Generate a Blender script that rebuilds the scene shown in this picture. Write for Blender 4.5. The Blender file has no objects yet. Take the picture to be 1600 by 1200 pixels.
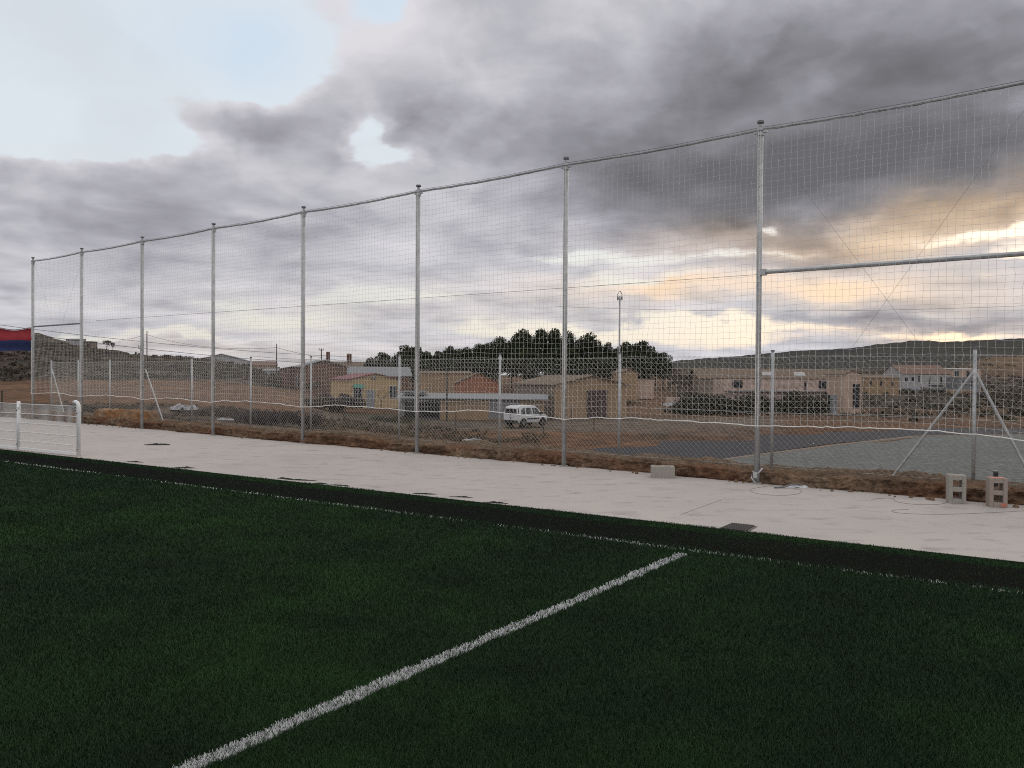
import bpy, math, random
import numpy as np
from mathutils import Matrix, Vector
S = bpy.context.scene
COL = S.collection
rnd = random.Random(7)
ordn = 'first second third fourth fifth sixth seventh eighth ninth tenth eleventh twelfth thirteenth'.split()
rs = np.random.RandomState(11)
R = math.radians

# ------------------------------------------------------------------ camera
F, H = 1247.0, 1.7686           # focal length in pixels of a 1600 px wide picture, eye height
PITCH, ROLL = 0.0113, 0.0073
RM = Matrix.Rotation(math.pi/2-PITCH, 3, 'X') @ Matrix.Rotation(ROLL, 3, 'Z')
cam = bpy.data.cameras.new('camera'); camo = bpy.data.objects.new('camera', cam); COL.objects.link(camo)
cam.sensor_width = 36; cam.lens = F/1600*36; cam.clip_start = .05; cam.clip_end = 20000
camo.matrix_world = Matrix.Translation((0, 0, H)) @ RM.to_4x4()
S.camera = camo

def ray(u, v): return RM @ Vector(((u-800)/F, (600-v)/F, -1.0))
def P(u, v, D):                 # the point seen at picture position u,v at distance D ahead
    r = ray(u, v); return Vector((0, 0, H)) + r*(D/r.y)
def G(u, v, z=0.0):             # the point seen at u,v lying at height z
    r = ray(u, v); return Vector((0, 0, H)) + r*((z-H)/r.z)
def ppm(D): return F/D

# ------------------------------------------------------------------ sky
W = bpy.data.worlds.new("World"); S.world = W; W.use_nodes = True
NT = W.node_tree; NT.nodes.clear(); LK = NT.links
def nd(t, **k):
    n = NT.nodes.new(t)
    for a, b in k.items(): setattr(n, a, b)
    return n
def setin(sock, val):
    if isinstance(val, bpy.types.NodeSocket): LK.new(val, sock)
    else: sock.default_value = val
def M(op, a, b=0.0, c=0.0, clamp=False):
    n = nd('ShaderNodeMath', operation=op, use_clamp=clamp)
    setin(n.inputs[0], a); setin(n.inputs[1], b); setin(n.inputs[2], c); return n.outputs[0]
def VM(op, a, b=(0, 0, 0), c=(0, 0, 0)):
    n = nd('ShaderNodeVectorMath', operation=op)
    setin(n.inputs[0], a); setin(n.inputs[1], b)
    if op == 'MULTIPLY_ADD': setin(n.inputs[2], c)
    return n.outputs['Value' if op in ('DOT_PRODUCT', 'LENGTH') else 'Vector']
def comb(x, y, z=0.0):
    n = nd('ShaderNodeCombineXYZ'); setin(n.inputs[0], x); setin(n.inputs[1], y); setin(n.inputs[2], z); return n.outputs[0]
def noise(vec, scale, detail=6, rough=.55, dist=0.0, col=False):
    n = nd('ShaderNodeTexNoise'); LK.new(vec, n.inputs['Vector'])
    n.inputs['Scale'].default_value = scale; n.inputs['Detail'].default_value = detail
    n.inputs['Roughness'].default_value = rough; n.inputs['Distortion'].default_value = dist
    return n.outputs['Color' if col else 'Fac']
def sstep(x, a, b):
    n = nd('ShaderNodeMapRange', interpolation_type='SMOOTHSTEP'); setin(n.inputs[0], x)
    n.inputs[1].default_value = a; n.inputs[2].default_value = b; return n.outputs[0]
def mixc(f, a, b):
    n = nd('ShaderNodeMix', data_type='RGBA'); setin(n.inputs[0], f)
    for s, val in ((n.inputs[6], a), (n.inputs[7], b)):
        if isinstance(val, bpy.types.NodeSocket): LK.new(val, s)
        else: s.default_value = (*val, 1)
    return n.outputs[2]
tc = nd('ShaderNodeTexCoord')
d = VM('NORMALIZE', tc.outputs['Generated'])
sx = nd('ShaderNodeSeparateXYZ'); LK.new(d, sx.inputs[0])
dx, dy, dz = sx.outputs
az = M('ARCTAN2', dx, dy); el = M('ARCSINE', dz)
ae = comb(az, el)
zc = M('ADD', M('MAXIMUM', dz, 0.0), .10)
q = comb(M('DIVIDE', dx, zc), M('DIVIDE', dy, zc))           # cloud-sheet coordinates
aest = comb(M('MULTIPLY', az, 1.0), M('MULTIPLY', el, 1.8))
wv = VM('MULTIPLY_ADD', noise(aest, 5, 5, .55, col=True), (.16, .075, 0), (-.08, -.0375, 0))
aw = VM('ADD', ae, wv)
wv2 = VM('MULTIPLY_ADD', noise(aest, 17, 5, .55, col=True), (.05, .034, 0), (-.025, -.017, 0))
aw = VM('ADD', aw, wv2)
def blobs(lst, base=0.0):
    acc = base
    for (u, v, su, sv, amp) in lst:
        r = ray(u, v).normalized(); ca, ce = math.atan2(r.x, r.y), math.asin(r.z)
        ia, ie = F/su, F/sv
        t = VM('MULTIPLY_ADD', aw, (ia, ie, 0), (-ca*ia, -ce*ie, 0))
        acc = M('MULTIPLY_ADD', M('POWER', .3679, VM('DOT_PRODUCT', t, t)), amp, acc)
    return acc
n_q = noise(q, .9, 9, .56, .3)           # puffs, flattened towards the horizon
n_b = noise(aest, 7.5, 7, .52, .25)
n_f = noise(q, 3.4, 5, .55, .3)
n_p = noise(VM('ADD', q, (7.3, 2.1, 0)), 1.7, 5, .5, .5)
nn = M('ADD', M('MULTIPLY', n_q, .5), M('MULTIPLY', n_b, .5))
# how much cloud
cover = blobs([
    (60, 60, 300, 130, -1.0), (300, 60, 220, 90, -.9), (80, 190, 190, 60, -.9), (610, 5, 50, 30, -.9),
    (420, 90, 60, 70, -.4), (250, 215, 60, 22, -.6), (585, 205, 38, 50, -.85), (460, 150, 60, 22, -.5), (620, 245, 40, 14, -.5),
    (350, 190, 170, 45, 1.0), (480, 150, 90, 26, .35), (1200, 200, 260, 120, .45), (850, 100, 250, 110, .3), (230, 130, 80, 22, .55), (480, 215, 60, 40, .5), (250, 260, 90, 40, .45), (90, 265, 120, 30, .5), (700, 130, 220, 120, .4),
    (1510, 375, 70, 12, -.55), (1590, 355, 50, 12, -.4), (1600, 400, 60, 14, -.5), (1350, 352, 40, 9, -.35), (1210, 358, 30, 9, -.5),
    (930, 400, 140, 14, -.35), (1180, 400, 130, 10, -.45), (880, 515, 180, 20, -.5), (1080, 508, 110, 16, -.7), (1400, 515, 260, 10, -.35),
    (500, 500, 130, 26, -.5), (640, 465, 140, 14, -.35), (120, 470, 160, 10, -.25), (1150, 535, 120, 16, -.25), (260, 528, 240, 8, -.45),
    (760, 330, 150, 16, -.15), (1000, 440, 200, 12, -.2), (300, 470, 500, 60, -.04), (900, 420, 400, 60, -.08), (150, 300, 300, 60, .08)], .37)
cov = M('ADD', cover, M('MULTIPLY', M('SUBTRACT', nn, .5), 1.7))
cloud = sstep(cov, -.13, .17)
thick = sstep(cov, 0.0, .75)
# how dark the cloud is
dark = blobs([
    (1330, 225, 330, 100, .43), (1000, 200, 250, 110, .12), (1150, 150, 260, 90, .10), (1550, 70, 240, 120, .30), (1150, 290, 190, 55, .42), (1050, 345, 170, 30, .30),
    (900, 250, 170, 60, .16), (1600, 250, 160, 60, .25), (650, 200, 110, 40, .12), (420, 215, 120, 28, .14), (300, 270, 160, 30, .12), (60, 285, 160, 22, .14),
    (130, 360, 260, 40, .20), (40, 325, 120, 20, .1), (480, 350, 160, 30, .14), (250, 420, 260, 40, .10), (120, 510, 240, 22, .16), (560, 490, 120, 14, .12),
    (730, 510, 120, 24, .16), (1430, 500, 220, 14, .28), (980, 550, 120, 10, .1), (1250, 497, 240, 11, .22), (1080, 470, 120, 8, .12), (1350, 330, 150, 30, .14), (800, 380, 120, 20, .12),
    (1450, 440, 200, 16, .12), (1300, 395, 160, 22, .10), (780, 60, 260, 80, -.14), (1250, 50, 330, 80, .20), (1500, 150, 200, 90, .10), (1300, 410, 160, 18, .12), (1050, 395, 260, 24, .10), (650, 420, 320, 40, .06), (1150, 450, 260, 18, -.35), (1290, 455, 90, 16, -.3), (700, 60, 160, 80, -.05), (1500, 440, 100, 12, -.1)], .0)
shade = M('SUBTRACT', M('MULTIPLY_ADD', M('SUBTRACT', n_b, .5), .50, .93), dark)
r_a = noise(aw, 7.0, 4, .48, .3); r_b = noise(VM('ADD', aw, (-.010, .022, 0)), 7.0, 4, .48, .3)
r_c = noise(q, 1.3, 4, .5, .3); r_d = noise(VM('MULTIPLY', q, (.95, .95, 1)), 1.3, 4, .5, .3)
relief = M('ADD', M('MULTIPLY', M('SUBTRACT', r_a, r_b), .85), M('MULTIPLY', M('SUBTRACT', r_c, r_d), .55))
shade = M('ADD', shade, relief)
shade = M('ADD', shade, M('MULTIPLY', M('SUBTRACT', n_p, .5), .80))
shade = M('ADD', shade, M('MULTIPLY', M('SUBTRACT', n_f, .5), .34))
shade = M('SUBTRACT', shade, M('MULTIPLY', thick, .30))
shade = M('MULTIPLY_ADD', shade, .80, .13)
rp = nd('ShaderNodeValToRGB'); LK.new(shade, rp.inputs[0]); cr = rp.color_ramp; cr.interpolation = 'B_SPLINE'
cr.elements[0].position = 0.0; cr.elements[0].color = (.125, .124, .134, 1)
cr.elements[1].position = 1.0; cr.elements[1].color = (.76, .74, .78, 1)
e = cr.elements.new(.28); e.color = (.245, .243, .268, 1)
e = cr.elements.new(.52); e.color = (.402, .398, .452, 1)
e = cr.elements.new(.75); e.color = (.575, .575, .61, 1)
# sunset warmth
warm = blobs([
    (1150, 450, 240, 20, .6), (1310, 455, 80, 20, .5), (1020, 450, 60, 14, .4), (1560, 318, 130, 32, .85), (1420, 365, 150, 34, .6), (1130, 370, 150, 26, .55), (1350, 395, 170, 20, .35),
    (1250, 400, 170, 22, .2), (1500, 460, 160, 26, .35), (1250, 520, 200, 12, .3), (900, 480, 260, 40, .10), (500, 480, 300, 40, .08), (250, 545, 500, 18, .2), (1500, 510, 160, 14, .3)], .0)
warmc = M('MULTIPLY', warm, 1.0, clamp=True)
wn = nd('ShaderNodeMix', data_type='RGBA', blend_type='MULTIPLY'); LK.new(warmc, wn.inputs[0]); LK.new(rp.outputs[0], wn.inputs[6]); wn.inputs[7].default_value = (1.48, 1.13, .74, 1)
cloudc = wn.outputs[2]
# clear sky: a Nishita sky, whitened by the thin veil in front of it
SUN_EL, SUN_AZ = 7.0, 38.0
sky = nd('ShaderNodeTexSky', sky_type='NISHITA'); sky.sun_disc = False
sky.sun_elevation = R(SUN_EL); sky.sun_rotation = R(SUN_AZ); sky.air_density = 1.2; sky.dust_density = 2.0
skyc = VM('SCALE', sky.outputs[0]); skyc.node.inputs['Scale'].default_value = .10
veil = mixc(sstep(el, .02, .26), (.95, .92, .84), (.84, .91, .98))
veil = mixc(M('MULTIPLY', sstep(noise(aw, 4.5, 4, .5, .3), .42, .70), .38), veil, (.68, .71, .77))
blue = blobs([(420, 70, 70, 60, .6), (610, 0, 70, 40, .8), (330, 50, 150, 50, .4), (1590, 385, 60, 20, .4)], 0.0)
veil = mixc(M('MULTIPLY', blue, .65, clamp=True), veil, (.66, .82, 1.0))
clear = mixc(.82, skyc, veil)
skymix = mixc(cloud, clear, cloudc)
# the overhead sky, out of the picture, is brightened to light the ground
up = sstep(el, .50, .95)
skymix = mixc(up, skymix, (.90, .90, .93))
behind = sstep(dy, .15, -.45)  # sky behind the viewer, boosted to brighten the net cords
skymix = mixc(behind, skymix, VM('SCALE', skymix)); skymix.node.inputs[7].links[0].from_node.inputs['Scale'].default_value = 1.35
gnd = sstep(dz, -.06, -.005)
skymix = mixc(gnd, (.10, .085, .07), skymix)
bg = nd('ShaderNodeBackground'); LK.new(skymix, bg.inputs[0]); bg.inputs[1].default_value = 1.0
wo = nd('ShaderNodeOutputWorld'); LK.new(bg.outputs[0], wo.inputs[0])
W.cycles.sampling_method = 'MANUAL'; W.cycles.sample_map_resolution = 512

sun = bpy.data.lights.new('sun', 'SUN'); suno = bpy.data.objects.new('sun', sun); COL.objects.link(suno)
sun.energy = .5; sun.angle = R(25); sun.color = (1, .86, .70)
suno.rotation_euler = Vector((-math.sin(R(SUN_AZ))*math.cos(R(22)), -math.cos(R(SUN_AZ))*math.cos(R(22)), -math.sin(R(22)))).to_track_quat('-Z', 'Y').to_euler()

S.view_settings.view_transform = 'Standard'; S.view_settings.look = 'None'
S.view_settings.exposure = 0.0; S.view_settings.gamma = 1.0; S.view_settings.use_curve_mapping = False
S.render.engine = 'CYCLES'
S.cycles.use_denoising = False; S.cycles.pixel_filter_type = 'BLACKMAN_HARRIS'; S.cycles.filter_width = 1.05
S.cycles.max_bounces = 5; S.cycles.diffuse_bounces = 2; S.cycles.glossy_bounces = 2

# ------------------------------------------------------------------ helpers
def fbm(x, y, scale, octaves=4, seed=0, gain=.5):
    """value noise of numpy arrays, about -1..1"""
    out = 0; amp = 1; tot = 0
    for o in range(octaves):
        g = np.random.RandomState(seed*31+o).rand(256, 256)*2-1
        X = np.asarray(x)*scale; Y = np.asarray(y)*scale
        xi = np.floor(X).astype(int); yi = np.floor(Y).astype(int)
        fx = X-xi; fy = Y-yi; fx = fx*fx*(3-2*fx); fy = fy*fy*(3-2*fy)
        a = g[xi % 256, yi % 256]; b = g[(xi+1) % 256, yi % 256]; c = g[xi % 256, (yi+1) % 256]; dd = g[(xi+1) % 256, (yi+1) % 256]
        out = out + amp*((a*(1-fx)+b*fx)*(1-fy)+(c*(1-fx)+dd*fx)*fy)
        tot += amp; amp *= gain; scale *= 2.03
    return out/tot*1.4

def mat(name, c, rough=.85, c2=None, nscale=3.0, namt=.5, bump=0.0, bscale=20.0, metal=0.0, detail=6, attr=False, c3=None, n3=.4, spec=.3):
    m = bpy.data.materials.new(name); m.use_nodes = True
    t = m.node_tree; b = t.nodes['Principled BSDF']
    b.inputs['Roughness'].default_value = rough; b.inputs['Metallic'].default_value = metal
    b.inputs['Specular IOR Level'].default_value = spec
    geo = t.nodes.new('ShaderNodeNewGeometry')
    def nz(sc, det=detail):
        n = t.nodes.new('ShaderNodeTexNoise'); t.links.new(geo.outputs['Position'], n.inputs['Vector'])
        n.inputs['Scale'].default_value = sc; n.inputs['Detail'].default_value = det; n.inputs['Roughness'].default_value = .6
        r = t.nodes.new('ShaderNodeMapRange'); r.inputs[1].default_value = .33; r.inputs[2].default_value = .67
        t.links.new(n.outputs['Fac'], r.inputs[0]); return r.outputs[0]
    def mx(f, a, bb, mode='MIX'):
        n = t.nodes.new('ShaderNodeMix'); n.data_type = 'RGBA'; n.blend_type = mode
        for s, val in ((n.inputs[0], f), (n.inputs[6], a), (n.inputs[7], bb)):
            if isinstance(val, bpy.types.NodeSocket): t.links.new(val, s)
            else: s.default_value = val if not isinstance(val, tuple) or len(val) == 4 else (*val, 1)
        return n.outputs[2]
    if attr:
        a = t.nodes.new('ShaderNodeAttribute'); a.attribute_name = 'soil'; base = a.outputs['Color']
    else: base = (*c, 1)
    if c2 is None: c2 = tuple(x*.7 for x in c)
    if attr:
        k = mx(nz(nscale), (1-namt,)*3+(1,), (1+namt,)*3+(1,)); out = mx(1.0, base, k, 'MULTIPLY')
        k2 = mx(nz(nscale*.13), (1-namt*.5,)*3+(1,), (1+namt*.5,)*3+(1,)); out = mx(1.0, out, k2, 'MULTIPLY')
    else:
        mm = t.nodes.new('ShaderNodeMath'); mm.operation = 'MULTIPLY'; t.links.new(nz(nscale), mm.inputs[0]); mm.inputs[1].default_value = namt
        out = mx(mm.outputs[0], base, (*c2, 1))
    if c3 is not None:
        mm = t.nodes.new('ShaderNodeMath'); mm.operation = 'MULTIPLY'; t.links.new(nz(nscale*.17), mm.inputs[0]); mm.inputs[1].default_value = n3
        out = mx(mm.outputs[0], out, (*c3, 1))
    t.links.new(out, b.inputs['Base Color'])
    if bump:
        bn = t.nodes.new('ShaderNodeBump'); bn.inputs['Distance'].default_value = bump; bn.inputs['Strength'].default_value = 1
        t.links.new(nz(bscale), bn.inputs['Height']); t.links.new(bn.outputs[0], b.inputs['Normal'])
    return m

def tag(o, label=None, cat=None, group=None, kind=None):
    if label: o['label'] = label
    if cat: o['category'] = cat
    if group: o['group'] = group
    if kind: o['kind'] = kind
    return o
def root(name, label, cat, loc=(0, 0, 0), rz=0.0, group=None):
    o = bpy.data.objects.new(name, None); COL.objects.link(o); o.location = loc; o.rotation_euler = (0, 0, rz)
    o.empty_display_size = .2
    return tag(o, label, cat, group)
def np_mesh(name, V, Fq, material, parent=None, smooth=False, soil=None):
    V = np.asarray(V, np.float32); Fq = np.asarray(Fq, np.int32); k = Fq.shape[1]
    me = bpy.data.meshes.new(name); me.vertices.add(len(V)); me.vertices.foreach_set('co', V.ravel())
    me.loops.add(Fq.size); me.loops.foreach_set('vertex_index', Fq.ravel())
    me.polygons.add(len(Fq)); me.polygons.foreach_set('loop_start', np.arange(0, Fq.size, k, dtype=np.int32))
    if smooth: me.polygons.foreach_set('use_smooth', np.ones(len(Fq), bool))
    me.update(calc_edges=True)
    if soil is not None:
        a = me.color_attributes.new('soil', 'FLOAT_COLOR', 'POINT')
        c4 = np.ones((len(V), 4), np.float32); c4[:, :3] = soil; a.data.foreach_set('color', c4.ravel())
    me.materials.append(material)
    o = bpy.data.objects.new(name, me); COL.objects.link(o)
    if parent is not None: o.parent = parent
    return o
def grid_faces(nu, nv):
    i, j = np.meshgrid(np.arange(nu-1), np.arange(nv-1), indexing='ij')
    a = (i*nv+j).ravel(); return np.stack([a, a+nv, a+nv+1, a+1], -1)

class MB:
    def __init__(s): s.v = []; s.f = []
    def add(s, vs, fs):
        n = len(s.v); s.v += [tuple(x) for x in vs]; s.f += [tuple(i+n for i in f) for f in fs]; return s
    def box(s, x0, x1, y0, y1, z0, z1, m=None):
        vs = [Vector(p) for p in ((x0, y0, z0), (x1, y0, z0), (x1, y1, z0), (x0, y1, z0), (x0, y0, z1), (x1, y0, z1), (x1, y1, z1), (x0, y1, z1))]
        if m: vs = [m @ p for p in vs]
        return s.add(vs, [(0, 3, 2, 1), (4, 5, 6, 7), (0, 1, 5, 4), (1, 2, 6, 5), (2, 3, 7, 6), (3, 0, 4, 7)])
    def tube(s, pts, r, n=6, cap=True):
        pts = [Vector(p) for p in pts]; m = len(pts)
        rr = r if isinstance(r, (list, tuple)) else [r]*m
        rings = []
        for i, p in enumerate(pts):
            t = (pts[min(i+1, m-1)]-pts[max(i-1, 0)]).normalized()
            up_ = Vector((0, 0, 1)) if abs(t.z) < .95 else Vector((1, 0, 0))
            a = t.cross(up_).normalized(); b = a.cross(t)
            rings += [p+(a*math.cos(2*math.pi*k/n)+b*math.sin(2*math.pi*k/n))*rr[i] for k in range(n)]
        fs = [(i*n+k, i*n+(k+1) % n, (i+1)*n+(k+1) % n, (i+1)*n+k) for i in range(m-1) for k in range(n)]
        if cap: fs += [tuple(range(n))[::-1], tuple((m-1)*n+k for k in range(n))]
        return s.add(rings, fs)
    def prism(s, poly, z0, z1):
        n = len(poly); vs = [(x, y, z0) for x, y in poly]+[(x, y, z1) for x, y in poly]
        return s.add(vs, [tuple(range(n))[::-1], tuple(range(n, 2*n))]+[(k, (k+1) % n, (k+1) % n+n, k+n) for k in range(n)])
    def build(s, name, material, parent=None, smooth=False, off=None, label=None):
        me = bpy.data.meshes.new(name)
        vs = s.v if off is None else [(a-off[0], b-off[1], c-off[2]) for a, b, c in s.v]
        me.from_pydata(vs, [], s.f); me.update()
        if smooth: me.polygons.foreach_set('use_smooth', [True]*len(me.polygons))
        me.materials.append(material)
        o = bpy.data.objects.new(name, me); COL.objects.link(o)
        if parent is not None: o.parent = parent
        if label: o['label'] = label
        return o
def copy_tree(o, parent=None):
    c = o.copy(); COL.objects.link(c); c.parent = parent
    for ch in list(o.children): copy_tree(ch, c)
    return c

# ------------------------------------------------------------------ materials
galv = mat('galvanised_steel', (.52, .53, .52), .5, (.31, .32, .33), 7, .8, metal=.55, bump=.001, bscale=60)
galv_dk = mat('weathered_steel', (.20, .205, .21), .5, (.12, .12, .125), 9, .8, metal=.6)
netm = mat('net_cord', (.82, .80, .75), .8, (.5, .5, .46), 5, .5)
linkm = mat('chain_link_wire', (.58, .57, .53), .6, (.44, .44, .42), 8, .6, metal=.1)
cablem = mat('lashed_cable', (.24, .24, .25), .6, (.42, .42, .42), 22, .8, metal=.3, detail=2)
whitem = mat('white_paint', (.74, .74, .72), .4, (.64, .64, .62), 5, .5)
wirem = mat('dark_wire', (.03, .03, .035), .6)
concm = mat('concrete_block', (.36, .33, .29), .9, (.27, .245, .21), 30, .7, bump=.003, bscale=120)
orangem = mat('orange_spray_paint', (.48, .17, .12), .7)
turfbase = mat('turf_base', (.010, .022, .009), 1.0, (.006, .010, .006), 4, .8, spec=0)
rubberm = mat('rubber_granulate', (.011, .0125, .0105), 1.0, (.005, .006, .005), 26, .9, bump=.012, bscale=70, spec=.02)

def slab_material():
    m = mat('pale_concrete', (.41, .372, .342), .85, (.325, .30, .282), .8, .85, bump=.003, bscale=5, c3=(.45, .405, .36), n3=.9, spec=.2)
    t = m.node_tree; b = t.nodes['Principled BSDF']; src = b.inputs['Base Color'].links[0].from_socket
    geo = t.nodes.new('ShaderNodeNewGeometry')
    mp = t.nodes.new('ShaderNodeMapping'); t.links.new(geo.outputs['Position'], mp.inputs[0]); mp.inputs['Rotation'].default_value = (0, 0, .62); mp.inputs['Scale'].default_value = (.8, 1.5, 1)
    n = t.nodes.new('ShaderNodeTexNoise'); t.links.new(mp.outputs[0], n.inputs['Vector']); n.inputs['Scale'].default_value = 2.4; n.inputs['Detail'].default_value = 8; n.inputs['Roughness'].default_value = .62; n.inputs['Distortion'].default_value = .35
    r = t.nodes.new('ShaderNodeMapRange'); r.inputs[1].default_value = .54; r.inputs[2].default_value = .68; r.inputs[4].default_value = .55; t.links.new(n.outputs[0], r.inputs[0])
    mx = t.nodes.new('ShaderNodeMix'); mx.data_type = 'RGBA'; t.links.new(r.outputs[0], mx.inputs[0]); t.links.new(src, mx.inputs[6]); mx.inputs[7].default_value = (.215, .20, .195, 1)
    # fine dark specks of rubber and grit
    v = t.nodes.new('ShaderNodeTexVoronoi'); t.links.new(geo.outputs['Position'], v.inputs['Vector']); v.inputs['Scale'].default_value = 3.2
    r2 = t.nodes.new('ShaderNodeMapRange'); r2.inputs[1].default_value = .055; r2.inputs[2].default_value = .03; r2.inputs[4].default_value = .6; t.links.new(v.outputs['Distance'], r2.inputs[0])
    m2 = t.nodes.new('ShaderNodeMix'); m2.data_type = 'RGBA'; t.links.new(r2.outputs[0], m2.inputs[0]); t.links.new(mx.outputs[2], m2.inputs[6]); m2.inputs[7].default_value = (.07, .065, .06, 1)
    t.links.new(m2.outputs[2], b.inputs['Base Color']); return m
slabm = slab_material()
soilm = mat('soil', (1, 1, 1), .95, nscale=1.1, namt=.42, attr=True, bump=.12, bscale=1.6, spec=.1)
bankm = mat('bank_earth', (1, 1, 1), .95, nscale=9, namt=.38, attr=True, bump=.02, bscale=26, spec=.1)
asphm = mat('asphalt', (.017, .018, .023), .9, (.034, .034, .040), .8, .7, bump=.01, bscale=20)
gravm = mat('grey_gravel', (.06, .068, .064), .95, (.22, .225, .21), 2.6, 1.0, bump=.05, bscale=7, c3=(.075, .09, .08), n3=.5)
kerbm = mat('tan_kerb', (.20, .165, .13), .9, (.12, .09, .07), 3, .8)
hillm = mat('wooded_hills', (.018, .022, .018), .95, (.040, .037, .028), .05, .8, c3=(.011, .014, .012), n3=.7, bump=4, bscale=.08)

# ------------------------------------------------------------------ the fence line
P0 = Vector((4.0802, 13.1805, 0)); TH = .6423
dl = Vector((-math.cos(TH), math.sin(TH), 0)); nr = Vector((math.sin(TH), math.cos(TH), 0))
FRZ = -TH
def fx_at(u, y=0.0, v=700):      # position along the fence of the ray through column u, on a line y behind the net
    r = ray(u, v); o = P0+nr*y
    # solve k*(r.x,r.y) = o + x*(-dl)
    ax, ay, bx, by = r.x, r.y, dl.x, dl.y
    det = ax*by-ay*bx; k = (o.x*by-o.y*bx)/det
    p = Vector((ax*k, ay*k, 0)); return (p-o).dot(-dl)
def fw(x, y, z): return P0-dl*x+nr*y+Vector((0, 0, z))
def fence_xy(X, Y):              # world -> fence frame (numpy)
    return (X-P0.x)*(-dl.x)+(Y-P0.y)*(-dl.y), (X-P0.x)*nr.x+(Y-P0.y)*nr.y

# ------------------------------------------------------------------ pitch: turf, concrete apron
def line2(a, b, s0, s1): dd = (b-a).normalized(); return a+dd*s0, a+dd*s1, dd
TE0, TE1, ted = line2(G(100, 713), G(1500, 868), -60, 40)     # outer edge of the turf
TL0, TL1, tld = line2(G(60, 728.5), G(1540, 922), -60, 40)    # touch line
ten = Vector((-ted.y, ted.x, 0))                              # away from the pitch
if ten.y < 0: ten = -ten
tln = Vector((-tld.y, tld.x, 0)); tln = tln if tln.y > 0 else -tln
def d_edge(X, Y): return (X-TE0.x)*ten.x+(Y-TE0.y)*ten.y      # >0 outside the turf
def d_touch(X, Y): return (X-TL0.x)*tln.x+(Y-TL0.y)*tln.y
# concrete apron sheet at z = 0, turf carpet 4 mm above
ap = [fw(30, .35, 0), fw(-28.6, .35, 0), fw(-28.6, .35, 0)+Vector((-90, 6, 0)), Vector((-110, -80, 0)), Vector((60, -80, 0))]
o = MB().add([(p.x, p.y, 0) for p in ap], [tuple(range(5))]).build('pavement', slabm); tag(o, 'pale dusty concrete apron between turf and net', kind='structure')
tb = MB(); a, b = TE0-ted*20, TE1+ted*20
tb.add([(a.x, a.y, .004), (b.x, b.y, .004), (b.x+40, b.y-80, .004), (a.x-40, a.y-80, .004)], [(0, 1, 2, 3)])
o = tb.build('ground', turfbase); tag(o, 'dark infill bed of the artificial pitch', kind='structure')
n_ = 900; ss = np.linspace(0, (TE1-TE0).length, n_)
def strip(name, A, dd, nn_, ss, o0, o1, z, m, seed, wob, label):
    w0 = o0+fbm(ss, ss*0, .9, 4, seed)*wob; w1 = o1+fbm(ss, ss*0+7, .9, 4, seed+1)*wob
    V = np.zeros((len(ss), 2, 3)); 
    for k, w in ((0, w0), (1, w1)):
        V[:, k, 0] = A.x+dd.x*ss+nn_.x*w; V[:, k, 1] = A.y+dd.y*ss+nn_.y*w; V[:, k, 2] = z
    ob = np_mesh(name, V.reshape(-1, 3), grid_faces(len(ss), 2), m); tag(ob, label, kind='structure'); return ob
strip('rubber_strip', TL0, tld, tln, ss, .07, d_touch(TE0.x, TE0.y)+(d_touch(TE1.x, TE1.y)-d_touch(TE0.x, TE0.y))*ss/100-.36, .009, rubberm, 3, .08, 'black rubber granulate band along the touch line')

# blades of artificial grass, denser near the viewer
LA, LB = G(305, 1200), G(1067, 867); ldir = (LB-LA).normalized(); lnrm = Vector((-ldir.y, ldir.x, 0)); LLEN = (LB-LA).length
def blades(N, rmin, rmax, amin, amax, pw=1.5):
    uu = rs.rand(N); k = 2-pw-.0
    e_ = 2-2.55
    r = (rmin**e_+uu*(rmax**e_-rmin**e_))**(1/e_); a = amin+rs.rand(N)*(amax-amin)
    return r*np.sin(a), r*np.cos(a), r
bx, by, br = blades(2500000, 2.4, 34, R(-54), R(62))
de = d_edge(bx, by); dt = d_touch(bx, by)
ed_w = fbm(bx, by, 1.3, 3, 5)*.05
keep = (de < ed_w)
band = (dt > .08+fbm(bx, by, 1.2, 3, 9)*.06) & (de < -.30+fbm(bx, by, .8, 3, 8)*.12)
keep &= ~(band & (rs.rand(len(bx)) > .20+.5*np.clip((de+.55)/.25, 0, 1)+.45*np.clip(1-(dt-.08)/.16, 0, 1)+.22*np.clip(fbm(bx*.35, by, .8, 3, 33), 0, 1)))
bx, by, br, de, dt, band = [q_[keep] for q_ in (bx, by, br, de, dt, band)]
ls = (bx-LA.x)*ldir.x+(by-LA.y)*ldir.y; ld = (bx-LA.x)*lnrm.x+(by-LA.y)*lnrm.y
white = (rs.rand(len(bx)) < .74) & (np.abs(ld+.012*fbm(bx, by, 9, 2, 77)) < .050+.012*fbm(bx, by, 14, 2, 78)) & (ls < LLEN)
tn = fbm(bx, by, .5, 3, 21)
tpos = np.clip(((bx-TL0.x)*tld.x+(by-TL0.y)*tld.y-52)/16, 0, 1)
twhite = (np.abs(dt) < .030) & (rs.rand(len(bx)) < (.60-.42*tpos)+.5*np.clip(tn, -1, 1)) & ~band
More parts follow.
